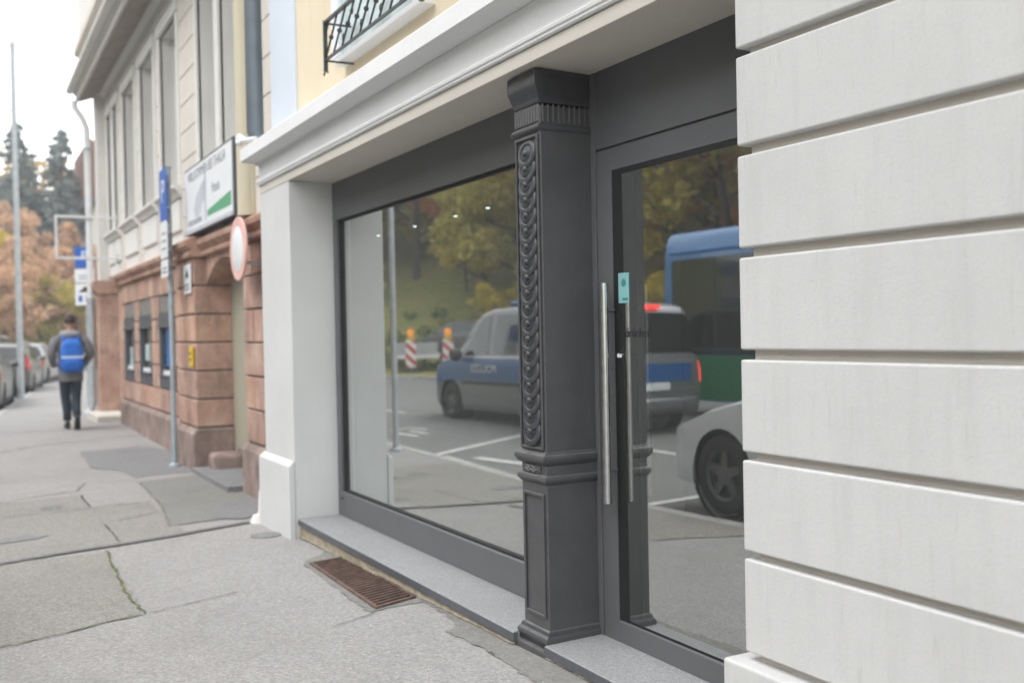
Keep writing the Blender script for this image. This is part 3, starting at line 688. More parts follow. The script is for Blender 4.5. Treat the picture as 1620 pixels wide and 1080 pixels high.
m.tube([(CX0+.045,CY0-.008,.792),(CX0+.16,CY0-.008,.793)], .003, 5); m.build('plaque_relief', 'iron', b1, smooth=True)
# overlapping coin ornament: each disc hangs over the one below
ND = 19; z_top, z_bot = 2.165, .955
prof = [(.0001,.024),(.008,.0225),(.0125,.017),(.0145,.010),(.030,.0095),(.033,.0055),(.037,.0055),(.040,.0095),(.054,.0085),(.0585,.006),(.060,.001),(.060,-.006),(.0001,-.006)]
proto = None
for i in range(ND):
    z = z_top+(z_bot-z_top)*i/(ND-1)
    if proto is None:
        mm = Matrix.Rotation(R(180), 4, 'Z') @ Matrix.Rotation(R(10), 4, 'X')
        m = MB(); m.lathe(prof, (0,0,0), 'y', 26, mm); [setattr(v, 'co', Vector((v.co.x*1.2, v.co.y*.85, v.co.z*1.06))) for v in m.bm.verts]; proto = m.build('ornament_disc', 'iron', CO, smooth=True, world=False, angle=50); o = proto
    else:
        o = proto.copy(); COL.objects.link(o)
    o.location = Vector(((CX0+CX1)/2, CY0-.006, z)) - Vector(SH['_loc'])
# ceiling spotlights inside the shop
sp = None
for i, x in enumerate((-8.77, -7.92, -7.12, -6.58)):
    lab = ['leftmost small ceiling spotlight glowing behind the shop window', 'second small ceiling spotlight from the left behind the shop window', 'third small ceiling spotlight from the left behind the shop window', 'rightmost small ceiling spotlight glowing behind the shop window'][i]
    x = (-7.02, -6.34, -5.70, -5.26)[i]
    if sp is None:
        sp = local('spotlight', (x, 2.73, 2.6)); m = MB(); m.lathe([(.004,0),(.004,-.42),(.016,-.43),(.022,-.48),(.016,-.48)], n=14); m.build('housing', 'dark_frame', sp, True)
        m = MB(); m.lathe([(.0,-.481),(.013,-.481),(.011,-.488),(0,-.49)], n=14); m.build('bulb', 'spot_glow', sp, True); o = sp
    else: o = copy_tree(sp)
    o.location = (x, 2.73, 2.6); tag(o, lab, 'spotlight', 'ceiling spotlights inside the shop')

# ------------------------------------------------------------------ the old building
OB = empty('old_building', (-14.5, 2.6, -.1))
tag(OB, 'old stone house with red sandstone ground floor, arched doorway and beige upper floor', 'building')
rs = random.Random(11)
def coursed(m, x0, x1, y, depth, courses, holes, joint=.014, blk=.72, off=0, jit=.004):
    """rows of blocks on a wall looking to -Y; holes = (xa,xb,za,zb)"""
    for ci, (za, zb) in enumerate(courses):
        cuts = [(a, b) for a, b, c, d in holes if c < zb-.03 and d > za+.03]; cuts.sort()
        spans = []; cur = x0
        for a, b in cuts:
            if a > cur: spans.append((cur, min(a, x1)))
            cur = max(cur, b)
        if cur < x1: spans.append((cur, x1))
        for a, b in spans:
            n = max(1, round((b-a)/blk)); ph = (.5 if ci % 2 else 0)
            edges = [a]+[a+(b-a)*(i+ph)/n for i in range(0 if ph else 1, n)]+[b]
            for e0, e1 in zip(edges, edges[1:]):
                if e1-e0 > .05: m.box(e0+joint/2, e1-joint/2, y+rs.uniform(-jit, jit), y+depth, za+joint/2, zb-joint/2)
WY = 2.45
AX0, AX1 = -11.67, -9.94
atm = [(-18.10,-17.05),(-16.50,-15.40),(-14.75,-13.55)]
courses = [(.37+.32*i, .69+.32*i) for i in range(6)]
holes = [(a, b, .70, 1.74) for a, b in atm] + [(AX0, AX1, -.2, 2.30), (-12.75, AX0, -.2, 2.3), (-20.3, -18.45, -.2, 2.3)]
m = MB(); coursed(m, -20.3, -8.6, WY, .3, courses, holes, .018, .74, jit=.006)
base = m.build('sandstone_wall', 'sandstone', OB, bevel=.009, seg=2)
m = MB()
for a, b in ((-18.45, -12.75), (AX1, -8.6)): m.prism([(WY-.05,-.3),(WY-.05,.30),(WY-.015,.355),(WY+.3,.355),(WY+.3,-.3)], a, b, 'x')
m.build('plinth', 'sandstone_dirty', base, bevel=.012)
# core behind the joints, with real openings left
m = MB()
def core(x0, x1, z0, z1): m.box(x0, x1, WY+.022, WY+.30, z0, z1)
xs_ = [-18.45] + [v for p in atm for v in p] + [-12.75]
for i in range(0, len(xs_), 2): core(xs_[i], xs_[i+1], .36, 2.29)
for a, b in atm: core(a, b, .36, .70); core(a, b, 1.74, 2.29)
core(AX1, -8.6, -.2, 2.29); m.build('joint_mortar', 'crack_soft', base)
# corner pier by the arch
m = MB()
for za, zb in courses: m.box(-12.74, AX0+.002, 2.325+rs.uniform(-.004,.004), 2.74, za+.01, zb-.01)
pr = m.build('pier', 'sandstone', OB, bevel=.013, seg=2)
m = MB(); m.box(-12.72, AX0-.02, 2.345, 2.74, .3, 2.29); m.build('joint_mortar', 'crack_soft', pr)
m = MB(); m.prism([(2.27,-.3),(2.27,.30),(2.32,.36),(2.74,.36),(2.74,-.3)], -12.78, AX0+.03, 'x'); m.build('pier_plinth', 'sandstone_dirty', pr, bevel=.02, seg=2)
m = MB(); m.box(-11.63, -11.28, 2.42, 2.76, -.3, .10); m.build('wheel_guard_stone', 'sandstone_dirty', pr, bevel=.05, seg=3)
# arched doorway
def arch_pts(x0, x1, zs, rise, n=16):
    c = (x0+x1)/2; hw = (x1-x0)/2; rr = (hw*hw+rise*rise)/(2*rise); th = math.asin(hw/rr)
    return [(c+rr*math.sin(t), zs+rise-rr+rr*math.cos(t)) for t in np.linspace(-th, th, n)]
ap = arch_pts(AX0, AX1, 1.98, .25)
m = MB(); m.prism([(AX0-.001,1.98)]+ap[1:-1]+[(AX1+.001,1.98),(AX1+.001,2.30),(AX0-.001,2.30)], WY+.01, 2.74, 'y'); ar = m.build('arch', 'sandstone', OB, bevel=.01)
m = MB(); m.box(AX0-.001, AX1+.001, 2.735, 2.80, -.2, 2.3); adr = m.build('arched_door', 'door_beige', OB)
m = MB(); m.box(-10.83,-10.81,2.73,2.736,.0,2.2); m.box(-11.5,-10.1,2.728,2.736,.02,.14); m.build('door_joint', 'crack_soft', adr)
m = MB(); m.box(AX0,AX1,2.25,2.80,-.16,-.06); m.build('threshold', 'patch', OB, bevel=.01)
# string course
sc = [(WY,2.29),(WY-.05,2.30),(WY-.06,2.33),(WY-.03,2.36),(WY-.10,2.42),(WY-.11,2.47),(WY-.02,2.52),(WY+.3,2.52),(WY+.3,2.29)]
m = MB(); m.prism(sc, -18.45, -12.79, 'x'); m.prism(sc, AX0+.05, -8.6, 'x'); s_ = m.build('string_course', 'sandstone', OB, bevel=.006)
m = MB(); m.prism([(y-.12 if y < WY+.2 else y, z+.0005) for y, z in sc], -12.79, AX0+.05, 'x'); m.build('pier_cap', 'sandstone', s_, bevel=.006)
# service hatches in the sandstone
for a, b in atm:
    i = atm.index((a, b))
    f = MB(); f.box(a,b,WY-.006,WY+.12,1.555,1.74); f.box(a,a+.13,WY-.006,WY+.12,.88,1.555); f.box(b-.10,b,WY-.006,WY+.12,.88,1.555); f.box(a,b,WY-.006,WY+.12,.70,.88); f.box(a,b,WY-.03,WY+.05,1.53,1.56); f.box(a,b,WY-.03,WY+.05,.86,.885)
    fr = f.build('display_window', 'dark_frame', OB, bevel=.006)
    m = MB(); m.box(a+.13,b-.10,WY+.05,WY+.11,.885,1.53); m.build('pane', 'glass_dark', fr)
    m = MB(); m.box(a+.30,b-.16,WY+.038,WY+.0485,(.95,1.05,1.0)[i],(1.25,1.30,1.52)[i]); m.build('poster', ('poster_pale','poster_pale','patch_blue')[i], fr)
    m = MB(); m.box(a+.14,b-.11,WY+.02,WY+.0485,.886,.94); m.build('shelf', 'sign_white', fr)
# upper floor
US = 3.25
wins = [(-19.75,-19.15),(-18.95,-18.35),(-17.75,-16.5),(-15.95,-14.75),(-14.25,-13.05),(-11.85,-10.93),(-10.75,-9.80)]
up_c = [(2.52+.34*i, 2.86+.34*i) for i in range(10)]
hol = [(a-.10, b+.10, 2.75, 5.62) for a, b in wins] + [(-11.9,-9.42,2.5,6)]
m = MB(); coursed(m, -20.3, -8.6, WY+.005, .26, up_c, hol, .012, .68, jit=.001)
uw = m.build('upper_wall', 'stucco', OB, bevel=.008)
m = MB(); cur = -20.3
for a, b in wins:
    m.box(cur, a, WY+.018, WY+.75, 2.52, 6.1); m.box(a, b, WY+.018, WY+.30, 2.52, US); m.box(a, b, WY+.018, WY+.30, 5.42, 6.1); cur = b
m.box(cur, -8.6, WY+.018, WY+.75, 2.52, 6.1); m.build('wall_core', 'stucco_trim', uw)
for i, (a, b) in enumerate(wins):
    big = i in (2, 3, 4); tall = i >= 5
    m = MB()
    m.box(a-.10,a,WY-.015,WY+.05,US if not tall else 2.55,5.42); m.box(b,b+.10,WY-.015,WY+.05,US if not tall else 2.55,5.42)
    m.box(a-.13,b+.13,WY-.03,WY+.05,5.42,5.60)
    w_ = m.build('window', 'stucco_trim', OB, bevel=.01)
    m = MB(); m.prism([(WY-.10,US-.02),(WY-.10,US+.02),(WY+.10,US+.05),(WY+.10,US-.12),(WY-.02,US-.12),(WY-.05,US-.06)], a-.14, b+.14, 'x'); m.build('sill', 'stucco_trim', w_, bevel=.006)
    if not tall:
        m = MB(); m.box(a-.02,b+.02,WY-.015,WY+.03,2.72,US-.14); m.build('apron_panel', 'stucco_trim', w_, bevel=.02)
        m = MB(); m.box(a,b,WY+.235,WY+.29,US+.03,5.42); m.build('glazing', 'glass_dark', w_)
        m = MB()
        for xa in (a, b-.06, (a+b)/2-.03): m.box(xa,xa+.06,WY+.19,WY+.236,US+.04,5.42)
        m.box(a+.06,b-.06,WY+.192,WY+.236,4.5,4.56); m.box(a+.06,b-.06,WY+.192,WY+.236,5.12,5.42); m.build('sash', 'stucco_trim', w_, bevel=.006)
    else:
        m = MB()
        for k in range(46): m.prism([(WY+.22,2.6+k*.062),(WY+.24,2.655+k*.062),(WY+.28,2.655+k*.062),(WY+.28,2.6+k*.062)], a, b, 'x')
        m.build('shutter', 'shutter', w_)
m = MB(); m.tube([(-9.60,WY+.0,2.53),(-9.60,WY+.0,5.7)], .12, 18); m.box(-9.43,-9.41,WY-.03,WY+.1,2.53,5.7); m.build('half_column', 'yellow_stucco', OB, smooth=True)
# frieze, cornice, gutter and attic storey
m = MB(); m.prism([(WY-.03,5.62),(WY-.03,5.70),(WY-.015,5.71),(WY-.015,5.83),(WY-.06,5.88),(WY-.09,5.93),(WY+.6,5.93),(WY+.6,5.62)], -20.34, -8.5, 'x'); m.build('frieze', 'stucco_trim', OB)
m = MB(); m.prism([(WY-.09,5.932),(2.02,5.80),(2.00,5.82),(2.00,5.90),(1.96,5.93),(1.94,6.02),(1.98,6.05),(WY+.6,6.20),(WY+.6,5.932)], -20.40, -8.5, 'x'); co = m.build('cornice', 'stucco_trim', OB)
m = MB(); m.prism([(WY-.085,5.915),(2.045,5.79),(2.045,5.798),(WY-.085,5.928)], -20.38, -8.5, 'x'); m.build('soffit', 'soffit', co)
m = MB(); m.box(-20.3,-8.5,2.06,2.9,6.12,9.5); aw = m.build('attic_wall', 'stucco_trim', OB)
m = MB(); m.prism([(2.06,6.6),(1.98,6.64),(1.98,6.76),(2.06,6.8)], -20.35, -8.5, 'x'); m.build('attic_moulding', 'stucco', aw)
m = MB(); m.box(-20.3,-8.6,WY+.76,9,-.2,6.1); m.build('house_body', 'stucco', OB)
# corner pilaster with the entrance and downpipe on the far end
m = MB(); m.box(-20.45,-20.02,2.26,2.9,-.1,2.22); cp = m.build('corner_pilaster', 'sandstone', OB, bevel=.012)
m = MB(); m.prism([(2.24,2.222),(2.18,2.30),(2.16,2.42),(2.22,2.47),(2.9,2.47),(2.9,2.222)], -20.50, -19.97, 'x'); m.prism([(WY-.02,2.222),(WY-.10,2.30),(WY-.12,2.42),(WY-.06,2.47),(2.9,2.47),(2.9,2.222)], -18.62, -18.46, 'x'); m.build('capital', 'sandstone', cp, bevel=.01)
m = MB(); m.box(-20.40,-20.06,2.30,2.9,2.47,6.0); m.build('upper_pilaster', 'stucco_trim', cp, bevel=.01)
m = MB(); m.box(-20.02,-18.45,2.72,2.9,-.1,2.5); de = m.build('side_entrance', 'stucco_trim', OB)
m = MB(); m.box(-18.75,-18.45,WY+.0,2.72,-.1,2.22); m.build('entrance_jamb', 'sandstone', de, bevel=.02)
m = MB(); m.box(-19.6,-18.9,2.66,2.718,.1,2.1); m.build('entrance_door', 'stucco_trim', de)
m = MB(); m.tube([(-19.4,2.60,1.05),(-19.3,2.52,1.0)], .02, 6); m.build('door_knob', 'dark_frame', de)
m = MB(); m.box(-20.35,-18.75,2.06,2.60,-.12,.055); m.build('entrance_step', 'stone_step', OB, bevel=.02)
m = MB(); pz = [(-20.42,1.98,5.82),(-20.42,1.98,5.70),(-20.36,2.10,5.50),(-20.34,2.17,5.3),(-20.34,2.17,.20),(-20.34,2.13,.08),(-20.34,2.07,.0)]
m.tube(pz[:5]+[(-20.34,2.17,2.15)][:0], .058, 12); d2 = m.build('downpipe', 'white_metal', OB, smooth=True)
m = MB(); m.tube([(-20.34,2.17,2.1),(-20.34,2.17,.20),(-20.34,2.13,.06),(-20.34,2.05,.0)], .068, 12); m.build('pipe_shoe', 'galv', d2, smooth=True)
m = MB()
for z in (1.2, 2.1, 3.6, 4.9): m.tube([(-20.34,2.17,z),(-20.34,2.17,z+.05)], .078, 12)
m.build('pipe_collar', 'galv', d2, smooth=True)
m = MB(); m.tube([(-20.42,1.90,6.0),(-8.5,1.90,6.0)], .07, 10); m.build('gutter', 'stucco_trim', co, smooth=True)

# billboard on the old wall
BB = empty('billboard', (-10.9, 2.4, 2.9))
tag(BB, 'wide lit advertising board WILLKOMMEN in a dark frame above the arched doorway', 'billboard')
bx0, bx1, bz0, bz1, by = -12.06, -9.72, 2.55, 3.30, 2.325
m = MB(); m.box(bx0,bx1,by,2.425,bz0,bz1); m.build('case', 'dark_frame', BB, bevel=.008)
m = MB(); m.box(bx0+.02,bx1-.03,by-.006,by-.0005,bz0+.05,bz1-.03); pn = m.build('panel', 'sign_white', BB)
m = MB(); m.box(bx0,bx1,by-.02,by-.001,bz0,bz0+.048); m.build('bottom_rail', 'sign_grey', BB, bevel=.006)
m = MB(); m.box(-11.0,-10.9,by-.0075,by-.0065,bz0+.07,bz1-.06)
m.prism([(-11.55,2.80),(-11.40,2.95),(-11.28,2.98),(-11.10,3.05),(-10.98,3.06),(-10.98,2.86),(-11.12,2.82),(-11.25,2.72),(-11.45,2.70)], by-.0075, by-.0065, 'y'); m.build('picture', 'sign_grey', pn)
text_mesh('lettering', 'WILLKOMMEN BEI THALIA', .155, 'sign_text', pn, facing_street(-10.92, by-.0075, 3.175), .0005, sx=1.0)
text_mesh('lettering', 'Praxis', .15, 'sign_text', pn, facing_street(-10.45, by-.0075, 2.92), .0005)
text_mesh('lettering', 'MODE UND MEHR', .085, 'sign_text', pn, facing_street(-11.5, by-.0075, 2.665), .0005)
m = MB(); m.prism([(-10.86,2.66),(-9.80,2.66),(-9.80,2.80),(-10.86,2.72)], by-.0076, by-.0066, 'y'); m.build('green_band', 'sign_green', pn)
# round sign, notice, letter box
RS = empty('round_sign', (-9.3, 2.28, 2.19)); tag(RS, 'round white traffic sign with faded red border on the sandstone wall by the arch', 'sign')
m = MB(); m.lathe([(0,.0),(.285,.0),(.29,.004),(.29,.022),(0,.022)], (-9.30,2.245,2.19), 'y', 40); m.build('disc', 'sign_red', RS, True)
m = MB(); m.lathe([(0,-.0025),(.20,-.0025),(.205,-.0005),(0,-.0005)], (-9.30,2.245,2.19), 'y', 40); m.build('face', 'sign_white', RS, True)
m = MB(); m.box(-9.33,-9.27,2.268,2.45,2.30,2.33); m.box(-9.33,-9.27,2.268,2.45,2.05,2.08); m.build('bracket', 'galv', RS)
NO = empty('notice', (-11.9, 2.3, 2.05)); tag(NO, 'small white notice with a dark pictogram on the sandstone pier under the billboard', 'notice')
m = MB(); m.box(-12.12,-11.74,2.298,2.312,1.89,2.22); m.build('plate', 'sign_white', NO, bevel=.003)
m = MB(); m.prism([(-12.0,2.10),(-11.9,2.17),(-11.82,2.08),(-11.86,2.06),(-11.9,2.10),(-11.96,2.05)], 2.2955, 2.2975, 'y')
for z in (1.93,1.96,1.99): m.box(-12.07,-11.79,2.2955,2.2975,z,z+.010)
m.build('pictogram', 'sign_black', NO)
YB = empty('yellow_box', (-11.78, 2.29, 1.18)); tag(YB, 'small yellow meter plate on the sandstone pier below the white notice', 'plate')
m = MB(); m.box(-11.84,-11.70,2.285,2.316,1.06,1.29); m.build('plate', 'yellow_plastic', YB, bevel=.01)
m = MB(); m.box(-11.82,-11.72,2.281,2.2845,1.20,1.22); m.box(-11.82,-11.72,2.281,2.2845,1.13,1.15); m.build('label_strip', 'sign_black', YB)
# empty projecting sign frame
SF = empty('sign_frame', (-18.6, 2.4, 3.1)); tag(SF, 'empty white rectangular sign frame projecting from the old house over the pavement', 'sign frame')
m = MB(); a = .022
for y0, y1, z0, z1 in ((1.45,2.44,3.445,3.49),(1.45,2.44,2.745,2.79),(1.45,1.49,2.79,3.445)): m.box(-18.62,-18.58,y0,y1,z0,z1)
m.build('frame', 'white_metal', SF, bevel=.006)
m = MB(); m.box(-18.64,-18.56,2.42,2.452,3.38,3.55); m.box(-18.64,-18.56,2.42,2.452,2.68,2.85); m.build('wall_plate', 'galv', SF)
# parking sign poles
def parking(name, lab, x, y, H, group, signs, rad=.03, yaw=0):
    t = local(name, (x, y, G(x)), yaw); tag(t, lab, 'sign post', group)
    m = MB(); m.tube([(0,0,0),(0,0,H)], rad, 14); m.lathe([(rad*1.35,H),(rad*1.35,H+.012),(0,H+.02)], n=14); m.lathe([(rad*2.2,0),(rad*2.1,.03),(rad*1.3,.045)], n=14); m.build('pole', 'galv_pole', t, True, world=False)
    for kind, w, h, z in signs:
        m = MB(); yy = -rad-.03
        m.box(-w/2,w/2,yy-.003,yy,z-h/2,z+h/2)
        p = m.build('sign_plate', 'sign_blue' if kind == 'P' else 'sign_white', t, bevel=.001, world=False)
        p['_loc'] = (0,0,0)
        m = MB(); m.box(-w*.3,w*.3,yy,-rad*.2,z-h*.25-.015,z-h*.25+.015); m.box(-w*.3,w*.3,yy,-rad*.2,z+h*.25-.015,z+h*.25+.015); m.build('clamp', 'galv', p, world=False)
        if kind == 'P': text_mesh('letter', 'P', h*.62, 'sign_white', p, facing_street(0,yy-.0045,z+.03), .001, sx=1.1)
        elif kind == 'car':
            m = MB(); m.prism([(-.13,.03),(-.10,.07),(-.05,.08),(-.02,.13),(.07,.13),(.11,.075),(.14,.065),(.14,.03)], yy-.0055, yy-.0035, 'y')
            for v in m.bm.verts: v.co.z += z+.02
            m.build('pictogram', 'sign_black', p, world=False)
            m = MB(); m.box(-.14,-.06,yy-.0055,yy-.0035,z-.14,z-.02); m.build('blue_field', 'sign_blue', p, world=False)
            m = MB()
            for k in range(3): m.box(0,.14,yy-.0055,yy-.0035,z-.13+.045*k,z-.115+.045*k)
            m.build('small_print', 'sign_text', p, world=False)
        else:
            m = MB()
            for k in range(2 if kind == 'one' else 3): m.box(-w*.3,w*.3,yy-.0055,yy-.0035,z-h*.25+k*h*.22,z-h*.25+k*h*.22+.02)
            m.build('small_print', 'sign_text', p, world=False)
    return t
parking('parking_sign', 'tall grey post with blue parking sign beside the barred sandstone windows', -12.22, 2.17, 3.47, 'parking sign posts on the pavement', [('P',.45,.60,3.15),('two',.45,.40,2.62),('one',.45,.20,2.30)])
parking('parking_sign', 'grey post with blue parking sign near the far downpipe and walking person', -21.6, 2.24, 3.36, 'parking sign posts on the pavement', [('P',.42,.42,3.06),('one',.44,.26,2.70),('car',.44,.42,2.33)], .034, R(48))

# ------------------------------------------------------------------ vehicles
def wheel(parent, x, y, r, w, side, spokes=5, steer=0):
    t = local('wheel', (x, y, r)); t.parent = parent; t.rotation_euler = (0, 0, steer)
    m = MB(); s = side
    m.lathe([(r*.66,-w/2),(r*.94,-w/2),(r*.985,-w*.42),(r,-w*.3),(r,w*.3),(r*.985,w*.42),(r*.94,w/2),(r*.70,w/2),(r*.67,w*.42)], (0,0,0), 'y', 36, cap=False); m.build('tyre', 'rubber', t, True, world=False, angle=60)
    m = MB(); o = w*.34*s
    m.lathe([(r*.60,o),(r*.68,o+.02*s),(r*.70,o+.012*s),(r*.70,o-.05*s),(r*.60,o-.05*s)], (0,0,0), 'y', 36, cap=False)
    for k in range(spokes):
        a = 2*math.pi*k/spokes+.3; c, q = math.cos(a), math.sin(a)
        def P(rr, ww, h): return (c*rr-q*ww, h, q*rr+c*ww)
        m.loft([[P(r*.10,-.045,o+.012*s),P(r*.10,.045,o+.012*s),P(r*.10,.045,o-.02*s),P(r*.10,-.045,o-.02*s)],[P(r*.62,-.03,o),P(r*.62,.03,o),P(r*.62,.03,o-.03*s),P(r*.62,-.03,o-.03*s)]])
    m.lathe([(0,o+.02*s),(r*.13,o+.016*s),(r*.17,o),(r*.17,o-.03*s),(0,o-.03*s)], (0,0,0), 'y', 18); m.build('rim', 'rim', t, True, world=False)
    m = MB(); m.lathe([(0,o-.075*s),(r*.67,o-.075*s),(r*.67,o-.09*s),(0,o-.09*s)], (0,0,0), 'y', 24); m.build('brake_shield', 'dark_plastic', t, world=False)
    return t

class Body:
    """vehicle surface: x forward. keys = rows (x, z_bottom, z_belt, z_top, halfwidth, roof halfwidth)"""
    def __init__(s, keys): s.k = np.array(keys, float); s.k = s.k[np.argsort(s.k[:, 0])]
    def at(s, x): return [float(np.interp(x, s.k[:, 0], s.k[:, i])) for i in range(1, 6)]
    def side(s, x, t):
        """point on the +y flank: t in 0..1 sill to belt, 1..2 belt to roof edge, 2..3 roof edge to the middle"""
        zb, zl, zt, w, wr = s.at(x)
        P = [(0.0,w*.955,zb),(.10,w*.985,zb+(zl-zb)*.10),(.35,w,zb+(zl-zb)*.35),(.62,w,zb+(zl-zb)*.62),(.86,w*.99,zb+(zl-zb)*.86),(1,w*.968,zl),
             (1.85,w*.968+(wr-w*.968)*.86,zl+(zt-zl)*.86),(2,wr*.965,zl+(zt-zl)*.95),(2.2,wr*.88,zl+(zt-zl)*.985),(3,0,zt+.012)]
        ts = [p[0] for p in P]
        return Vector((x, np.interp(t, ts, [p[1] for p in P]), np.interp(t, ts, [p[2] for p in P])))
    def normal(s, x, t):
        e = .02; a = s.side(x+e, t)-s.side(x-e, t); b = s.side(x, t+e)-s.side(x, t-e); n = a.cross(b)
        if n.length < 1e-9: return Vector((0,0,1))
        n.normalize()
        if n.y < -.02 or (abs(n.y) <= .02 and n.z < 0): n = -n
        return n
    TS = [0,.05,.10,.2,.35,.5,.62,.74,.86,.94,1,1.1,1.3,1.5,1.7,1.85,1.93,2,2.1,2.2,2.35,2.6,3]
    def mesh(s, x0, x1, n=70):
        m = MB(); rings = []; TS = sorted(set([round(.035*i, 4) for i in range(28)]+[t for t in s.TS if t >= .98]))
        for x in np.linspace(x0, x1, n):
            h = [s.side(x, t) for t in TS]
            rings.append(h + [Vector((p.x, -p.y, p.z)) for p in h[-2::-1]])
        m.loft(rings); return m
    def patch(s, poly, off, sides=(1, -1), n=10, mm=None):
        """poly: list of (t, x_a, x_b) rows; a skin lying 'off' proud of the flank"""
        m = mm or MB()
        for sd in sides:
            rows = []
            for t, xa, xb in poly:
                r = []
                for k in range(n+1):
                    x = xa+(xb-xa)*k/n; p = s.side(x, t)+s.normal(x, t)*off; r.append((p.x, p.y*sd, p.z))
                rows.append(r)
            m.grid(rows)
        return m
    def across(s, xs_, tmin, off, n=6):
        """skin across the roof/bonnet/screens between both sides, from t=tmin over the middle"""
        m = MB(); rows = []
        for x in xs_:
            zb, zl, zt, w, wr = s.at(x); e = .03
            dz = (s.side(x+e, 2.6).z-s.side(x-e, 2.6).z)/(2*e); nn = Vector((-dz, 0, 1)).normalized()
            h = [s.side(x, t)+nn*off for t in np.linspace(tmin, 3, n)]
            rows.append(h+[Vector((p.x, -p.y, p.z)) for p in h[-2::-1]])
        return m.grid(rows)
def open_arches(m, spots):
    """leave round wheel openings in the flanks of a body mesh"""
    bm = m.bm
    for x, z, r, w in spots:
        bm.faces.ensure_lookup_table()
        dead = []
        for f in bm.faces:
            c = f.calc_center_median()
            if abs(c.y) > w and math.hypot(c.x-x, c.z-z) < r: dead.append(f)
        vs = {v for f in dead for v in f.verts}; ds = set(dead)
        for v in vs:
            if any(f not in ds for f in v.link_faces):
                d = math.hypot(v.co.x-x, v.co.z-z)
                if d > 1e-4 and v.co.z > z-r*.8: v.co.x = x+(v.co.x-x)*r/d; v.co.z = z+(v.co.z-z)*r/d
        bmesh.ops.delete(bm, geom=dead, context='FACES')
def arch_fix(root, spots, half):
    m = MB(); half = half/.78*.955
    for x, z, r, w in spots:
        for sd in (1, -1): m.lathe([(0,half*.72*sd),(r*1.0,half*.72*sd),(r*1.03,half*1.02*sd)], (x,0,z), 'y', 36, cap=False)
    m.build('wheel_housing', 'dark_plastic', root, world=False)

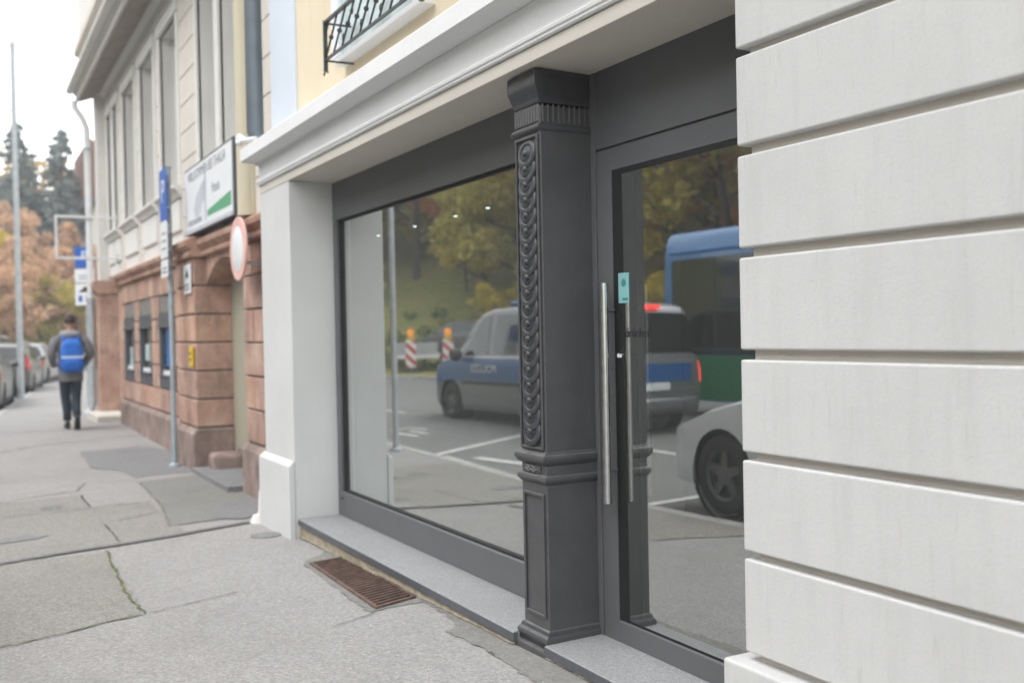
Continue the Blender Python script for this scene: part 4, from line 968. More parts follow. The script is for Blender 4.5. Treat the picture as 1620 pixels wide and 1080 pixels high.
def hatch_car(name, label, cat, group, loc, yaw, paint, L=4.3, W=.88, H=1.46, estate=False, wr=.315):
    t = local(name, loc, yaw); tag(t, label, cat, group)
    h = L/2; xr = -h
    rear_top = -h+.16 if estate else -h+.30
    keys = [(h,.36,.54,.57,W*.62,W*.48),(h-.03,.25,.58,.615,W*.72,W*.56),(h-.10,.21,.625,.665,W*.84,W*.64),(h-.25,.20,.69,.735,W*.93,W*.72),(h-.60,.19,.80,.85,W*.99,W*.79),(h-1.0,.19,.90,.945,W,W*.82),(h-1.12,.19,.925,.985,W,W*.82),
            (h-1.95,.19,.955,H-.05,W,W*.74),(h-2.3,.19,.965,H,W,W*.74),(h-2.9,.19,.975,H,W,W*.73),(rear_top+.35,.20,.985,H-.03,W*.99,W*.71),(rear_top,.22,.99,H-.10,W*.97,W*.70),(xr+.10,.30,.97,1.03,W*.95,W*.78),(xr+.03,.32,.92,.95,W*.90,W*.78),(xr,.40,.80,.82,W*.82,W*.72)]
    b = Body(keys); fx, rx = h-.88, -h+.80
    sp_ = [(fx, wr, wr+.055, W*.6), (rx, wr, wr+.055, W*.6)]
    m = b.mesh(xr, h, 150); open_arches(m, sp_); m.build('body', paint, t, True, world=False, angle=40); arch_fix(t, sp_, W*.78)
    for x in (fx, rx):
        for sd in (1, -1): wheel(t, x, sd*(W-.11), wr, .20, sd)
    b.patch([(1.10,h-1.42,rear_top+.42),(1.84,h-1.98,rear_top+.55)], .006).build('side_window', 'car_glass', t, True, world=False)
    if estate: b.patch([(1.12,rear_top+.36,rear_top+.10),(1.82,rear_top+.48,rear_top+.18)], .006).build('quarter_window', 'car_glass', t, True, world=False)
    m = MB()
    for xa in (h-2.32, h-2.78):
        b.patch([(1.08,xa,xa+.06),(1.86,xa-.02,xa+.04)], .010, mm=m)
    m.build('window_pillar', 'dark_plastic', t, True, world=False)
    b.across(np.linspace(h-1.26, h-1.92, 8), 1.6, .010).build('windscreen', 'car_glass', t, True, world=False)
    b.across(np.linspace(xr+.115, rear_top-.01, 8), 1.5, .012).build('rear_window', 'car_glass', t, True, world=False)
    for sd in (1, -1):
        m = MB(); rows = [[(p.x-.012, p.y*sd*1.006, p.z) for p in (b.side(x, tt) for x in (xr+.02, xr+.06, xr+.12, xr+.20))] for tt in ((.72,.84,.94,1.1,1.35,1.6) if estate else (.68,.78,.88,.96))]
        m.grid(rows); m.build('taillight', 'red_lens', t, True, world=False)
        m = MB(); rows = [[(p.x+.012, p.y*sd*1.004, p.z+.004) for p in (b.side(x, tt) for x in (h-.05, h-.16, h-.32))] for tt in (.80,.9,1.0)]
        m.grid(rows); m.build('headlight', 'light_silver', t, True, world=False)
        m = MB(); m.lathe([(0,-.09),(.06,-.08),(.085,0),(.06,.06),(0,.07)], (h-1.50, sd*(W+.07), 1.02), 'y', 12); m.build('mirror', paint, t, True, world=False)
        m = MB(); b.patch([(.78,h-1.9,h-1.72),(.80,h-1.9,h-1.72)], .02, (sd,), 3, m); b.patch([(.78,h-2.75,h-2.57),(.80,h-2.75,h-2.57)], .02, (sd,), 3, m); m.build('door_handle', 'dark_plastic', t, True, world=False)
    m = MB(); m.box(xr-.012,xr+.05,-.26,.26,.62,.73); m.build('number_plate', 'sign_white', t, bevel=.004, world=False)
    m = MB(); m.box(xr+.0,xr+.14,-W*.8,W*.8,.30,.42); m.build('bumper_trim', 'dark_plastic', t, bevel=.02, world=False)
    b.patch([(.04,fx-.42,rx+.42),(.16,fx-.42,rx+.42)], .012).build('sill_trim', 'dark_plastic', t, True, world=False)
    if estate:
        m = MB()
        for sd in (1,-1): m.tube([(h-2.1,sd*W*.66,H-.01),(h-2.2,sd*W*.66,H+.04),(rear_top+.25,sd*W*.66,H+.03),(rear_top+.12,sd*W*.66,H-.04)], .016, 6)
        m.build('roof_rail', 'galv', t, True, world=False)
    return t
def road_z(x, y): return RZ(x)+.05*math.sin(math.pi*min(1, max(0, (y-FL(x))/(KL(x)-FL(x)))))

# the parked cars far left, heading away along the bending kerb
hatch_car('parked_car', 'dark grey parked car cut off by the left picture edge, nearest of the kerb row', 'car', 'cars parked along the kerb', (-26.0,.12,RZ(-26)), R(180-6), 'dark_paint', 4.3)
hatch_car('parked_car', 'grey beige estate car with tall red tail lights behind the bare lamp post', 'car', 'cars parked along the kerb', (-33.3,1.17,RZ(-33)), R(180-8), 'grey_paint', 4.5, .89, 1.50, True)
hatch_car('parked_car', 'pale silver car parked ahead of the estate, beside the walking person', 'car', 'cars parked along the kerb', (-38.7,2.02,RZ(-39)), R(180-12), 'mid_silver', 4.2, .88, 1.48)
hatch_car('parked_car', 'white car beyond the low hedge with only its roof showing', 'car', None, (-55,1.4,RZ(-48)+.22), R(180-60), 'white_paint', 4.6, .90, 1.62)
# silver car seen in the door glass, parked at the kerb behind the photographer
hatch_car('silver_car', 'silver hatchback at the near kerb with dark five spoke wheels', 'car', None, (-5.18,-1.42,RZ(-5.2)+.02), R(180), 'light_silver', 4.35, .88, 1.46, wr=.325)

# police van
def police_van(loc, yaw):
    t = local('police_van', loc, yaw); tag(t, 'silver police van with a blue stripe along its side and lit red tail lamps', 'van')
    L, W, H = 5.4, .97, 1.97; h = L/2
    keys = [(h,.42,.62,.66,W*.68,W*.58),(h-.07,.28,.78,.84,W*.84,W*.68),(h-.30,.22,.95,1.02,W*.95,W*.78),(h-.70,.20,1.06,1.16,W,W*.84),(h-.98,.20,1.09,1.24,W,W*.84),(h-1.35,.20,1.10,1.60,W,W*.83),(h-1.65,.20,1.10,1.85,W,W*.82),(h-2.0,.20,1.10,H-.02,W,W*.81),(h-3,.20,1.10,H,W,W*.81),(-h+.5,.22,1.10,H-.02,W*.99,W*.80),(-h+.20,.26,1.10,H-.08,W*.975,W*.79),(-h+.12,.28,1.09,H-.20,W*.965,W*.79),(-h+.05,.30,1.06,1.14,W*.95,W*.84),(-h,.40,.98,1.02,W*.90,W*.80)]
    b = Body(keys); fx, rx, wr = h-.88, -h+.84, .335
    sp_ = [(fx, wr, wr+.065, W*.6), (rx, wr, wr+.065, W*.6)]
    m = b.mesh(-h, h, 170); open_arches(m, sp_); m.build('body', 'van_silver', t, True, world=False, angle=40); arch_fix(t, sp_, W*.78)
    for x, st in ((fx, .12), (rx, 0)):
        for sd in (1, -1): wheel(t, x, sd*(W-.12), wr, .215, sd, 6, st)
    b.patch([(1.08,h-1.20,h-2.10),(1.5,h-1.46,h-2.10),(1.84,h-1.80,h-2.12)], .007, n=14).build('front_side_window', 'car_glass', t, True, world=False)
    b.patch([(1.08,h-2.24,h-3.35),(1.84,h-2.26,h-3.35)], .007).build('middle_side_window', 'car_glass', t, True, world=False)
    b.patch([(1.08,h-3.47,-h+.32),(1.84,h-3.47,-h+.40)], .007).build('rear_side_window', 'car_glass', t, True, world=False)
    b.across(np.linspace(h-1.02, h-1.80, 8), 1.62, .010).build('windscreen', 'car_glass', t, True, world=False)
    b.across(np.linspace(-h+.055, -h+.125, 6), 1.4, .014).build('rear_window', 'car_glass', t, True, world=False)
    m = MB(); b.patch([(.575,h-.21,-h+.10),(.66,h-.22,-h+.10),(.74,h-.23,-h+.10),(.86,h-.25,-h+.10),(1.0,h-.28,-h+.10)], .005, n=44, mm=m)
    stp = m.build('side_stripe', 'van_blue', t, True, world=False)
    m = MB(); m.grid([[(-h-.012+.03*abs(y/W)**3, y, z) for y in np.linspace(-W*.84, W*.84, 9)] for z in (.77,1.03)]); m.build('rear_stripe', 'van_blue', t, True, world=False)
    m = MB(); b.patch([(.50,fx-.44,rx+.44),(.56,fx-.44,rx+.44)], .022, n=16, mm=m); m.build('rubbing_strip', 'dark_plastic', t, True, world=False)
    m = MB(); b.patch([(1.005,h-1.05,-h+.14),(1.045,h-1.05,-h+.14)], .012, n=16, mm=m); m.build('belt_moulding', 'light_silver', t, True, world=False)
    for sd in (1, -1):
        p = b.side(h-2.05, .80)
        mt = Matrix.Translation((h-2.05, sd*(p.y+.028), p.z)) @ Matrix.Rotation(R(90), 4, 'X') if sd < 0 else Matrix.Translation((h-2.05, sd*(p.y+.028), p.z)) @ Matrix.Rotation(R(180), 4, 'Z') @ Matrix.Rotation(R(90), 4, 'X')
        o = text_mesh('lettering', 'POLIZEI', .19, 'sign_white', None, mt, .002, sx=1.25); o.parent = t
        m = MB(); rows = [[(p.x-.014, p.y*sd*1.008, p.z) for p in (b.side(x, tt) for x in (-h+.02, -h+.08, -h+.17))] for tt in (.58,.72,.86,.98)]
        m.grid(rows); m.build('taillight', 'red_glow', t, True, world=False)
        m = MB(); rows = [[(p.x+.012, p.y*sd*1.004, p.z+.004) for p in (b.side(x, tt) for x in (h-.06, h-.2, h-.4))] for tt in (.80,.9,1.0)]
        m.grid(rows); m.build('headlight', 'sign_white', t, True, world=False)
        m = MB(); m.lathe([(0,-.10),(.09,-.09),(.12,0),(.10,.07),(0,.08)], (h-1.28, sd*(W+.10), 1.16), 'y', 12); m.build('mirror', 'dark_plastic', t, True, world=False)
        m = MB(); b.patch([(.80,h-1.98,h-1.78),(.84,h-1.98,h-1.78)], .025, (sd,), 3, m); m.build('door_handle', 'dark_plastic', t, True, world=False)
    m = MB(); m.box(-h+.10,-h+.16,-.20,.20,H-.12,H-.07); m.build('brake_light', 'red_glow', t, world=False)
    m = MB(); m.box(-h-.022,-h+.05,-.26,.26,.64,.75); m.build('number_plate', 'sign_white', t, bevel=.004, world=False)
    m = MB(); m.box(-h-.03,-h+.14,-W*.86,W*.86,.34,.52); m.build('bumper', 'van_silver', t, bevel=.05, seg=3, world=False)
    m = MB(); m.box(-.45,-.12,-.60,.60,-.02,.08)
    for v in m.bm.verts: v.co += Vector((h-2.2, 0, H+.012))
    m.build('roof_light_bar', 'van_blue', t, bevel=.04, seg=3, world=False)
    return t
police_van((-14.75,-3.85,road_z(-14.4,-3.8)), R(175.5))

# city bus
def city_bus(loc, yaw):
    t = local('city_bus', loc, yaw); tag(t, 'city bus with blue roof frame, black window band and green lower panels', 'bus')
    L, W, H = 12.0, 1.27, 3.30; h = L/2
    def sec(y, e): return y
    def ring(x, ins): 
        w = W-ins; zt = H-ins; r = .22
        pts = [(w,.34),(w,2.2),(w-.02,zt-.42)]+[(w-.05-r+r*math.cos(a), zt-r+r*math.sin(a)) for a in np.linspace(0, math.pi/2, 6)]
        full = [(x, y, z) for y, z in pts]+[(x, -y, z) for y, z in pts[::-1]]
        return full
    m = MB(); m.loft([ring(-h,.16),ring(-h+.05,.06),ring(-h+.16,0),ring(h-.16,0),ring(h-.05,.06),ring(h,.16)]); m.build('body', 'bus_blue', t, True, world=False, angle=50)
    m = MB()
    for sd in (1,-1): m.prism([(-h+.34,1.13),(h-.34,1.13),(h-.34,2.72),(h-.38,2.80),(-h+.38,2.80),(-h+.34,2.72)], sd*(W+.001), sd*(W+.016), 'y')
    wb = m.build('window_band', 'car_glass', t, bevel=.01, world=False)
    m = MB()
    for sd in (1,-1):
        for k in range(6): m.box(-h+2.0+k*1.7,-h+2.05+k*1.7,sd*(W+.0165),sd*(W+.02),1.15,2.78)
    m.build('window_divider', 'dark_plastic', wb, world=False)
    m = MB()
    for sd in (1,-1): m.prism([(-h+.2,.36),(h-.2,.36),(h-.2,1.125),(-h+.2,1.125)], sd*(W+.001), sd*(W+.014), 'y')
    m.build('lower_panel', 'bus_green', t, bevel=.006, world=False)
    m = MB()
    for sd in (1,-1): m.tube([(-h+.3,sd*(W-.02),2.93),(h-.3,sd*(W-.02),2.93)], .035, 8)
    m.build('roof_rail', 'bus_blue', t, True, world=False)
    m = MB(); m.box(h-.001,h+.012,-1.02,1.02,1.15,2.75); m.build('windscreen', 'car_glass', t, bevel=.004, world=False)
    m = MB(); m.box(-h-.012,-h+.001,-.95,.95,1.5,2.6); m.build('rear_window', 'car_glass', t, bevel=.004, world=False)
    m = MB(); m.box(-2.5,3,-.8,.8,H-.02,H+.16); m.build('roof_unit', 'white_paint', t, bevel=.06, seg=3, world=False)
    for x in (h-2.75, -h+3.2):
        m = MB()
        for sd in (1,-1): m.lathe([(.50,sd*(W+.0145)),(.61,sd*(W+.0145)),(.61,sd*(W+.02)),(.50,sd*(W+.02))], (x,0,.48), 'y', 32, cap=False)
        for sd in (1,-1): wheel(t, x, sd*(W-.04), .48, .28, sd, 8)
        m.build('wheel_arch', 'dark_plastic', t, world=False)
    for sd in (1,-1):
        m = MB(); m.box(h-.02,h+.016,sd*.75-.18,sd*.75+.18,.70,.86); m.build('headlight', 'sign_white', t, bevel=.01, world=False)
        m = MB(); m.box(-h-.016,-h+.02,sd*1.0-.07,sd*1.0+.07,.8,1.3); m.build('taillight', 'red_lens', t, bevel=.01, world=False)
    return t
city_bus((-8.9,-7.75,road_z(-9,-7.6)), R(178))

# warning beacons of the road works, and the trailer
def beacon():
    t = local('warning_beacon'); 
    m = MB(); m.prism([(-.40,0),(.40,0),(.40,.06),(.30,.11),(-.30,.11),(-.40,.06)], -.16, .16, 'y'); m.build('foot', 'dark_plastic', t, bevel=.015, world=False)
    m = MB(); m.box(-.02,.02,-.02,.02,.11,.25); m.build('stem', 'galv', t, world=False)
    m = MB(); m.box(-.19,.19,-.015,.015,.20,1.20); bo = m.build('board', 'sign_white', t, bevel=.006, world=False)
    for sd in (-1,1):
        m = MB()
        for k in range(-1, 4):
            z0 = .10+k*.40
            pts = []
            for x in np.linspace(-.185, .185, 9): pts.append((x, min(1.19, max(.21, z0+.12+(x+.185)*.9))))
            for x in np.linspace(.185, -.185, 9): pts.append((x, min(1.19, max(.21, z0+.31+(x+.185)*.9))))
            if max(p[1] for p in pts)-min(p[1] for p in pts) > .06: m.prism(pts, sd*.0155, sd*.0185, 'y')
        m.build('red_stripe', 'red', bo, world=False)
    m = MB(); m.box(-.12,.12,-.06,.06,1.20,1.34); la = m.build('lamp', 'yellow_plastic', t, bevel=.015, world=False)
    m = MB(); m.lathe([(.11,-.08),(.13,-.05),(.13,.05),(.11,.08),(0,.09)], (0,0,1.46), 'y', 18); m.lathe([(.0,-.085),(.11,-.08)], (0,0,1.46), 'y', 18); m.build('lamp_lens', 'amber', la, True, world=False)
    return t
bspots = [(-33.9,-9.35,R(113),'red and white striped warning beacon with orange lamp in front of the low trailer'),(-32.6,-10.25,R(113),'red and white striped warning beacon with orange lamp just ahead of the police van bonnet'),(-38.9,-9.8,R(113),'red and white striped warning beacon farthest away beside the grey pole')]
bp = beacon()
for i, (x, y, a, lab) in enumerate(bspots):
    o = bp if i == 0 else copy_tree(bp)
    o.location = (x, y, HZ(x, y) if y < FL(x) else road_z(x, y)); o.rotation_euler = (0,0,a); tag(o, lab, 'beacon', 'warning beacons at the road works')
tr = local('flat_trailer', (-35.6,-10.4,HZ(-35.6,-10.4)), R(205)); tag(tr, 'low flat trailer with red and white marking behind the warning beacons', 'trailer')
m = MB(); m.box(-1.5,1.5,-.8,.8,.46,.60); m.build('deck', 'sign_white', tr, bevel=.02, world=False)
m = MB()
for k in range(6): m.box(-1.4+k*.5,-1.15+k*.5,-.812,-.801,.48,.58); m.box(-1.4+k*.5,-1.15+k*.5,.801,.812,.48,.58)
m.build('red_marking', 'red', tr, world=False)
m = MB(); m.box(-1.45,-1.40,-.75,.75,.60,1.05); m.box(-1.4,.2,-.75,-.72,.60,.95); m.build('headboard', 'galv', tr, bevel=.01, world=False)
m = MB(); m.tube([(1.5,0,.5),(2.5,0,.45)], .05, 8); m.build('drawbar', 'galv', tr, world=False)
for sd in (1,-1): wheel(tr, -.2, sd*.92, .27, .16, sd)
# dark car parked behind the road works
hatch_car('dark_car', 'dark car standing behind the warning beacons across the road', 'car', None, (-37.5,-13.2,HZ(-37.5,-13.2)-.1), R(165), 'dark_paint', 4.3)
# kerb side pole that shows in the window
kp = empty('kerb_pole', (-12.05,.12,G(-12))); tag(kp, 'plain grey kerb side pole mirrored in the shop window', 'pole')
m = MB(); m.tube([(-12.05,.12,G(-12)),(-12.05,.12,3.3)], .038, 14); m.lathe([(.045,3.30),(.045,3.31),(0,3.33)], (-12.05,.12,0), n=14); m.build('shaft', 'galv', kp, True)
m = MB(); m.lathe([(.075,0),(.075,.03),(.05,.05),(.05,0)], (-12.05,.12,G(-12)), n=14); m.build('foot', 'galv_pole', kp, True)
# lamp post at the far kerb line
lp = empty('lamp_post', (-28.0,1.32,G(-28))); tag(lp, 'tall pale bare lamp post standing at the kerb by the parked cars', 'lamp post')
m = MB(); m.tube([(-28,1.32,G(-28)),(-28,1.32,1.2),(-28,1.32,8.7)], [.085,.075,.055], 14); m.build('shaft', 'galv', lp, True)
m = MB(); m.lathe([(.11,0),(.11,.05),(.085,.09),(.085,0)], (-28,1.32,G(-28)), n=14); m.build('foot', 'galv_pole', lp, True)
m = MB(); m.tube([(-28,1.32,7.1),(-28.2,.95,7.12),(-28.4,.3,7.15)], .022, 8); m.build('arm', 'galv', lp, True)
m = MB(); m.lathe([(.07,8.68),(.075,8.74),(.04,8.82),(0,8.84)], (-28,1.32,0), n=14); m.build('cap', 'galv', lp, True)

# ------------------------------------------------------------------ trees and planting
def leaf_mesh(name, centers, radii, n, size, seed, flat=.75, droop=0):
    g = np.random.default_rng(seed); C_ = np.array(centers); Rr = np.array(radii)
    w = Rr**2.2; idx = g.choice(len(C_), n, p=w/w.sum())
    d = g.normal(size=(n, 3)); d /= np.linalg.norm(d, axis=1)[:, None]
    r = Rr[idx][:, None]*(g.random((n, 1))**.45); p = C_[idx]+d*r*np.array([1, 1, flat])
    a = g.normal(size=(n, 3)); a /= np.linalg.norm(a, axis=1)[:, None]; a[:, 2] -= droop
    b = np.cross(a, g.normal(size=(n, 3))); b /= np.linalg.norm(b, axis=1)[:, None]
    s = size*(.55+.9*g.random((n, 1))); a = a*s; b = b*s*.62
    V = np.stack([p-a, p-b*.9, p+a, p+b*.9], 1).reshape(-1, 3)
    me = bpy.data.meshes.new(name); me.vertices.add(len(V)); me.vertices.foreach_set('co', V.ravel())
    me.loops.add(4*n); me.loops.foreach_set('vertex_index', np.arange(4*n)); me.polygons.add(n)
    me.polygons.foreach_set('loop_start', np.arange(0, 4*n, 4)); me.polygons.foreach_set('loop_total', np.full(n, 4)); me.update()
    at = me.attributes.new('tint', 'FLOAT', 'FACE'); ct = g.random(len(C_)); at.data.foreach_set('value', np.clip(ct[idx]*.6+g.random(n)*.4, 0, 1))
    return me
def broad_tree(name, leaf, H, seed, n=10500, spread=.42, trunk=.20, size=.165, sparse=1.15):
    t = local(name); g = random.Random(seed); m = MB(); tips = []
    lean = Vector((g.uniform(-.06,.06), g.uniform(-.06,.06), 1))
    tp = [Vector((0,0,-.4)), lean*H*.18, lean*H*.36+Vector((g.uniform(-.2,.2),g.uniform(-.2,.2),0)), lean*H*.62+Vector((g.uniform(-.3,.3),g.uniform(-.3,.3),0)), lean*H*.88]
    m.tube(tp, [trunk*1.25, trunk, trunk*.8, trunk*.5, trunk*.14], 9)
    for k in range(13):
        f = .15+.74*k/13; a0 = tp[2]*0+lean*H*f; an = k*2.4+g.uniform(-.5,.5); ln = H*spread*(1.05-.55*abs(f-.45))*g.uniform(.7,1.1)
        e = a0+Vector((math.cos(an)*ln, math.sin(an)*ln, ln*g.uniform(.35,.8))); mid = (a0+e)/2+Vector((0,0,-ln*.08))
        m.tube([a0, mid, e], [trunk*.42*(1.1-f), trunk*.27*(1.1-f), trunk*.07], 6); tips += [e, mid+(e-mid)*.4+Vector((g.uniform(-.4,.4),g.uniform(-.4,.4),.2))]
        for q in range(2):
            e2 = mid+Vector((g.uniform(-1,1),g.uniform(-1,1),g.uniform(.2,1)))*ln*.45; m.tube([mid, e2], [trunk*.14, trunk*.04], 5); tips.append(e2)
    tips.append(lean*H*.93)
    m.build('trunk', 'bark', t, True, world=False)
    rad = [H*.085*g.uniform(.7,1.35)*sparse for _ in tips]
    me = leaf_mesh('crown', [tuple(v) for v in tips], rad, n, size, seed); o = bpy.data.objects.new('crown', me); COL.objects.link(o); o.parent = t; me.materials.append(MT[leaf])
    return t
def conifer(name, H, seed, base=3.3, n=15000):
    t = local(name); g = random.Random(seed); m = MB(); m.tube([(0,0,-.5),(0,0,H*.5),(0,0,H*.98)], [.38,.24,.03], 9); c, r = [], []
    for k in range(34):
        f = k/34; z = H*(.10+.88*f); ln = base*(1-f)**.8*g.uniform(.75,1.12)+.15
        for q in range(6 if f < .7 else 4):
            a = q*1.05+k*.7+g.uniform(-.3,.3); e = Vector((math.cos(a)*ln, math.sin(a)*ln, z-ln*.28))
            if q % 2 == 0: m.tube([(0,0,z), e], [.05*(1-f)+.012, .008], 5)
            for s in (.45,.75,1.0): c.append((e.x*s, e.y*s, z-ln*.28*s)); r.append(.22+.34*(1-f)*(1.15-s*.5))
    m.build('trunk', 'bark', t, True, world=False)
    me = leaf_mesh('crown', c, r, n, .20, seed, .55, .35); o = bpy.data.objects.new('crown', me); COL.objects.link(o); o.parent = t; me.materials.append(MT['needle']); return t
def put(o, x, y, s=1, rz=0, z=None):
    o.location = (x, y, HZ(x, y)-.05 if z is None else z); o.rotation_euler = (0,0,rz); o.scale = (s,s,s); return o
P = {'olive': broad_tree('autumn_tree','leaf_olive',11,21), 'yellow': broad_tree('autumn_tree','leaf_yellow',9,22,8500), 'rust': broad_tree('autumn_tree','leaf_rust',10.5,23), 'orange': broad_tree('autumn_tree','leaf_orange',9,24,6500,sparse=1.0), 'green': broad_tree('autumn_tree','leaf_green',12,25,11000)}
used = set()
def plant(kind, x, y, s, rz, label, group=None):
    o = P[kind] if kind not in used else copy_tree(P[kind]); used.add(kind); put(o, x, y, s, rz); tag(o, label, 'tree', group); return o
# bank across the road, mirrored in the window
bank = 'autumn trees on the bank mirrored in the glass'
L_ol, L_ye, L_ru, L_gr = 'olive leaved autumn tree on the grassy bank across the road', 'small yellow leaved autumn tree on the grassy bank across the road', 'rust red autumn tree on the grassy bank mirrored in the door glass', 'dark green tree on the grassy bank across the road'
for k, (kind, x, y, s) in enumerate([('yellow',-43,-17,.62),('olive',-38.5,-17.5,1.0),('olive',-51,-17,1.0),('yellow',-57,-15,.8),('green',-46,-23,.95),('olive',-36,-25,1.0),('yellow',-41,-29,1.0),('rust',-53,-25,.85),('green',-62,-20,1.0),('olive',-60,-28,1.1),('yellow',-66,-25,1.0),('olive',-48,-33,1.1),('rust',-31.5,-21.5,.95),('olive',-27.5,-19,1.0),('green',-24,-25,1.0),('olive',-20.5,-19.5,1.0),('olive',-16,-22,1.05),('yellow',-22,-31,1.1),('rust',-34,-34,.95),('green',-30,-38,1.1),('olive',-56,-36,1.1),('olive',-70,-33,1.1),('yellow',-52,-43,1.1),('olive',-40,-44,1.15),('green',-12,-24,1.0),('yellow',-7,-20,.9),('olive',-2,-22,1.0),('green',4,-20,1.0),('olive',10,-22,1.05),('olive',-65,-11,.9),('yellow',-72,-16,1.0),('green',-78,-24,1.1),('rust',-69,-5,.8),('olive',-29,-28,1.1),('olive',-44,-19.5,.85),('rust',-49,-20,.8),('olive',-55,-19,.9),('yellow',-35,-18.5,.75),('yellow',-61,-17,.8),('olive',-66,-18,.95)]):
    plant(kind, x, y, s, k*1.9, {'olive':L_ol,'yellow':L_ye,'rust':L_ru,'green':L_gr}[kind], bank)
for k, (kind, x, y, s) in enumerate([('yellow',-49.5,-13.2,.30),('olive',-53,-13.5,.30),('green',-57,-12.5,.22),('yellow',-37,-14.6,.28),('olive',-34.6,-15.5,.30),('green',-31,-14.8,.2),('yellow',-28,-15.4,.3),('olive',-24,-14.8,.26),('yellow',-62,-11,.3),('olive',-46,-17.6,.32)]):
    plant(kind, x, y, s, k*1.3, 'low bushy shrub at the foot of the bank across the road', 'shrubs at the foot of the bank')
# trees that stand at the end of the street, left of the old house
street = 'orange trees at the end of the street'
for k, (kind, x, y, s) in enumerate([('orange',-54,1.2,.58),('orange',-58,3.9,.60),('orange',-63,2.2,.72),('orange',-67,5.4,.68),('orange',-62,6.1,.54),('orange',-72,3.2,.82),('orange',-70,7.2,.75)]):
    plant(kind, x, y, s, k*2.3+.4, 'loose orange autumn tree at the end of the street beside the old house', street)
plant('yellow', -50, -.6, .55, 1.0, 'bright yellow shrubby tree cut by the left picture edge, under the orange trees', street)
plant('olive', -57, 5.4, .42, .7, 'olive tree among the orange trees at the end of the street', street)
plant('yellow', -69, 1.2, .7, 1.7, 'golden tree behind the orange trees at the end of the street', street)
plant('green', -64, 8.0, .34, 2.0, 'low green bush tree under the orange trees behind the walking person', street)
c1 = conifer('conifer', 17, 31); put(c1, -80, 3.95, 1, 0, .3); tag(c1, 'tall pointed conifer behind the lamp post', 'tree', 'conifers at the end of the street')
c2 = copy_tree(c1); put(c2, -80, 6.75, .97, 2, .6); tag(c2, 'pointed conifer between the lamp post and the red roof', 'tree', 'conifers at the end of the street')
# distant woodland on the slopes: one mass
g = np.random.default_rng(5); cen, rad = [], []
for _ in range(680):
    if g.random() < .62: x, y = g.uniform(-105, 25), g.uniform(-66, -20)
    else: x, y = g.uniform(-122, -84), g.uniform(-60, 22)
    for q in range(3): cen.append((x+g.uniform(-1.5,1.5), y+g.uniform(-1.5,1.5), HZ(x, y)+g.uniform(.6, 8.5))); rad.append(g.uniform(1.1, 2.3))
me = leaf_mesh('woodland', cen, rad, 60000, .36, 9); o = bpy.data.objects.new('woodland', me); COL.objects.link(o); me.materials.append(leafmat('woodland_leaves', [(.15,.13,.05),(.38,.26,.10),(.54,.37,.14),(.26,.26,.08)], .12)); o['kind'] = 'stuff'
tag(o, 'dense brown and olive autumn woodland covering the slopes', 'woodland')
cen, rad = [], []
for i in range(170):
    x = g.uniform(-58, -18); y = FL(x)-g.uniform(2.5, 12); cen.append((x, y, HZ(x, y)+.15)); rad.append(g.uniform(.25,.6))
me = leaf_mesh('undergrowth', cen, rad, 7000, .12, 10); o = bpy.data.objects.new('undergrowth', me); COL.objects.link(o); me.materials.append(MT['leaf_green']); o['kind'] = 'stuff'
tag(o, 'low green undergrowth along the foot of the bank', 'undergrowth')
# clipped hedge in front of the white car
hd = local('hedge', (-51.5, 1.4, HZ(-51.5, 1.4)), R(90)); tag(hd, 'low clipped yellow green hedge behind the parked cars', 'hedge')
cen = [(x, y, z) for x in np.arange(-2.6, 2.7, .35) for y in (-.3, .3) for z in (.3, .75, 1.2)]
me = leaf_mesh('foliage', cen, [.36]*len(cen), 6500, .075, 12, 1); o = bpy.data.objects.new('foliage', me); COL.objects.link(o); o.parent = hd; me.materials.append(MT['hedge'])
m = MB()
for k in range(9): m.tube([(-2.4+k*.6,0,0),(-2.4+k*.6,.1,.9)], .025, 5)
m.build('stems', 'bark', hd, True, world=False)
# house with the red roof at the end of the street
HO = empty('red_roof_house', (-78, 11, 3)); HO['_loc'] = (-78, 9.7, 4); tag(HO, 'house with a steep dark red roof partly hidden behind the old stone house', 'house')
m = MB(); m.box(-84,-74.5,7.0,16,1,12.2); m.build('wall', 'stucco_trim', HO)
m = MB(); m.prism([(6.7,12.0),(6.75,16.0),(7.1,15.8),(9.4,13.0),(9.8,12.0)], -84.5, -74, 'x'); rf = m.build('roof', 'roof_red', HO)
m = MB(); m.prism([(6.4,11.6),(6.4,12.0),(17,12.0),(17,11.6)], -84.6, -73.8, 'x'); m.build('eaves', 'dark_frame', rf)
m = MB(); m.box(-80,-79.3,11,11.7,11.9,16.4); m.build('chimney', 'sandstone', rf)
for yy in (7.5, 8.8, 10.1):
    m = MB(); m.box(-74.5,-74.42,yy,yy+.7,8.2,10.0); wn = m.build('window', 'glass_dark', HO)
    m = MB(); m.box(-74.46,-74.38,yy-.06,yy,8.14,10.06); m.box(-74.46,-74.38,yy+.7,yy+.76,8.14,10.06); m.build('frame', 'white_metal', wn)

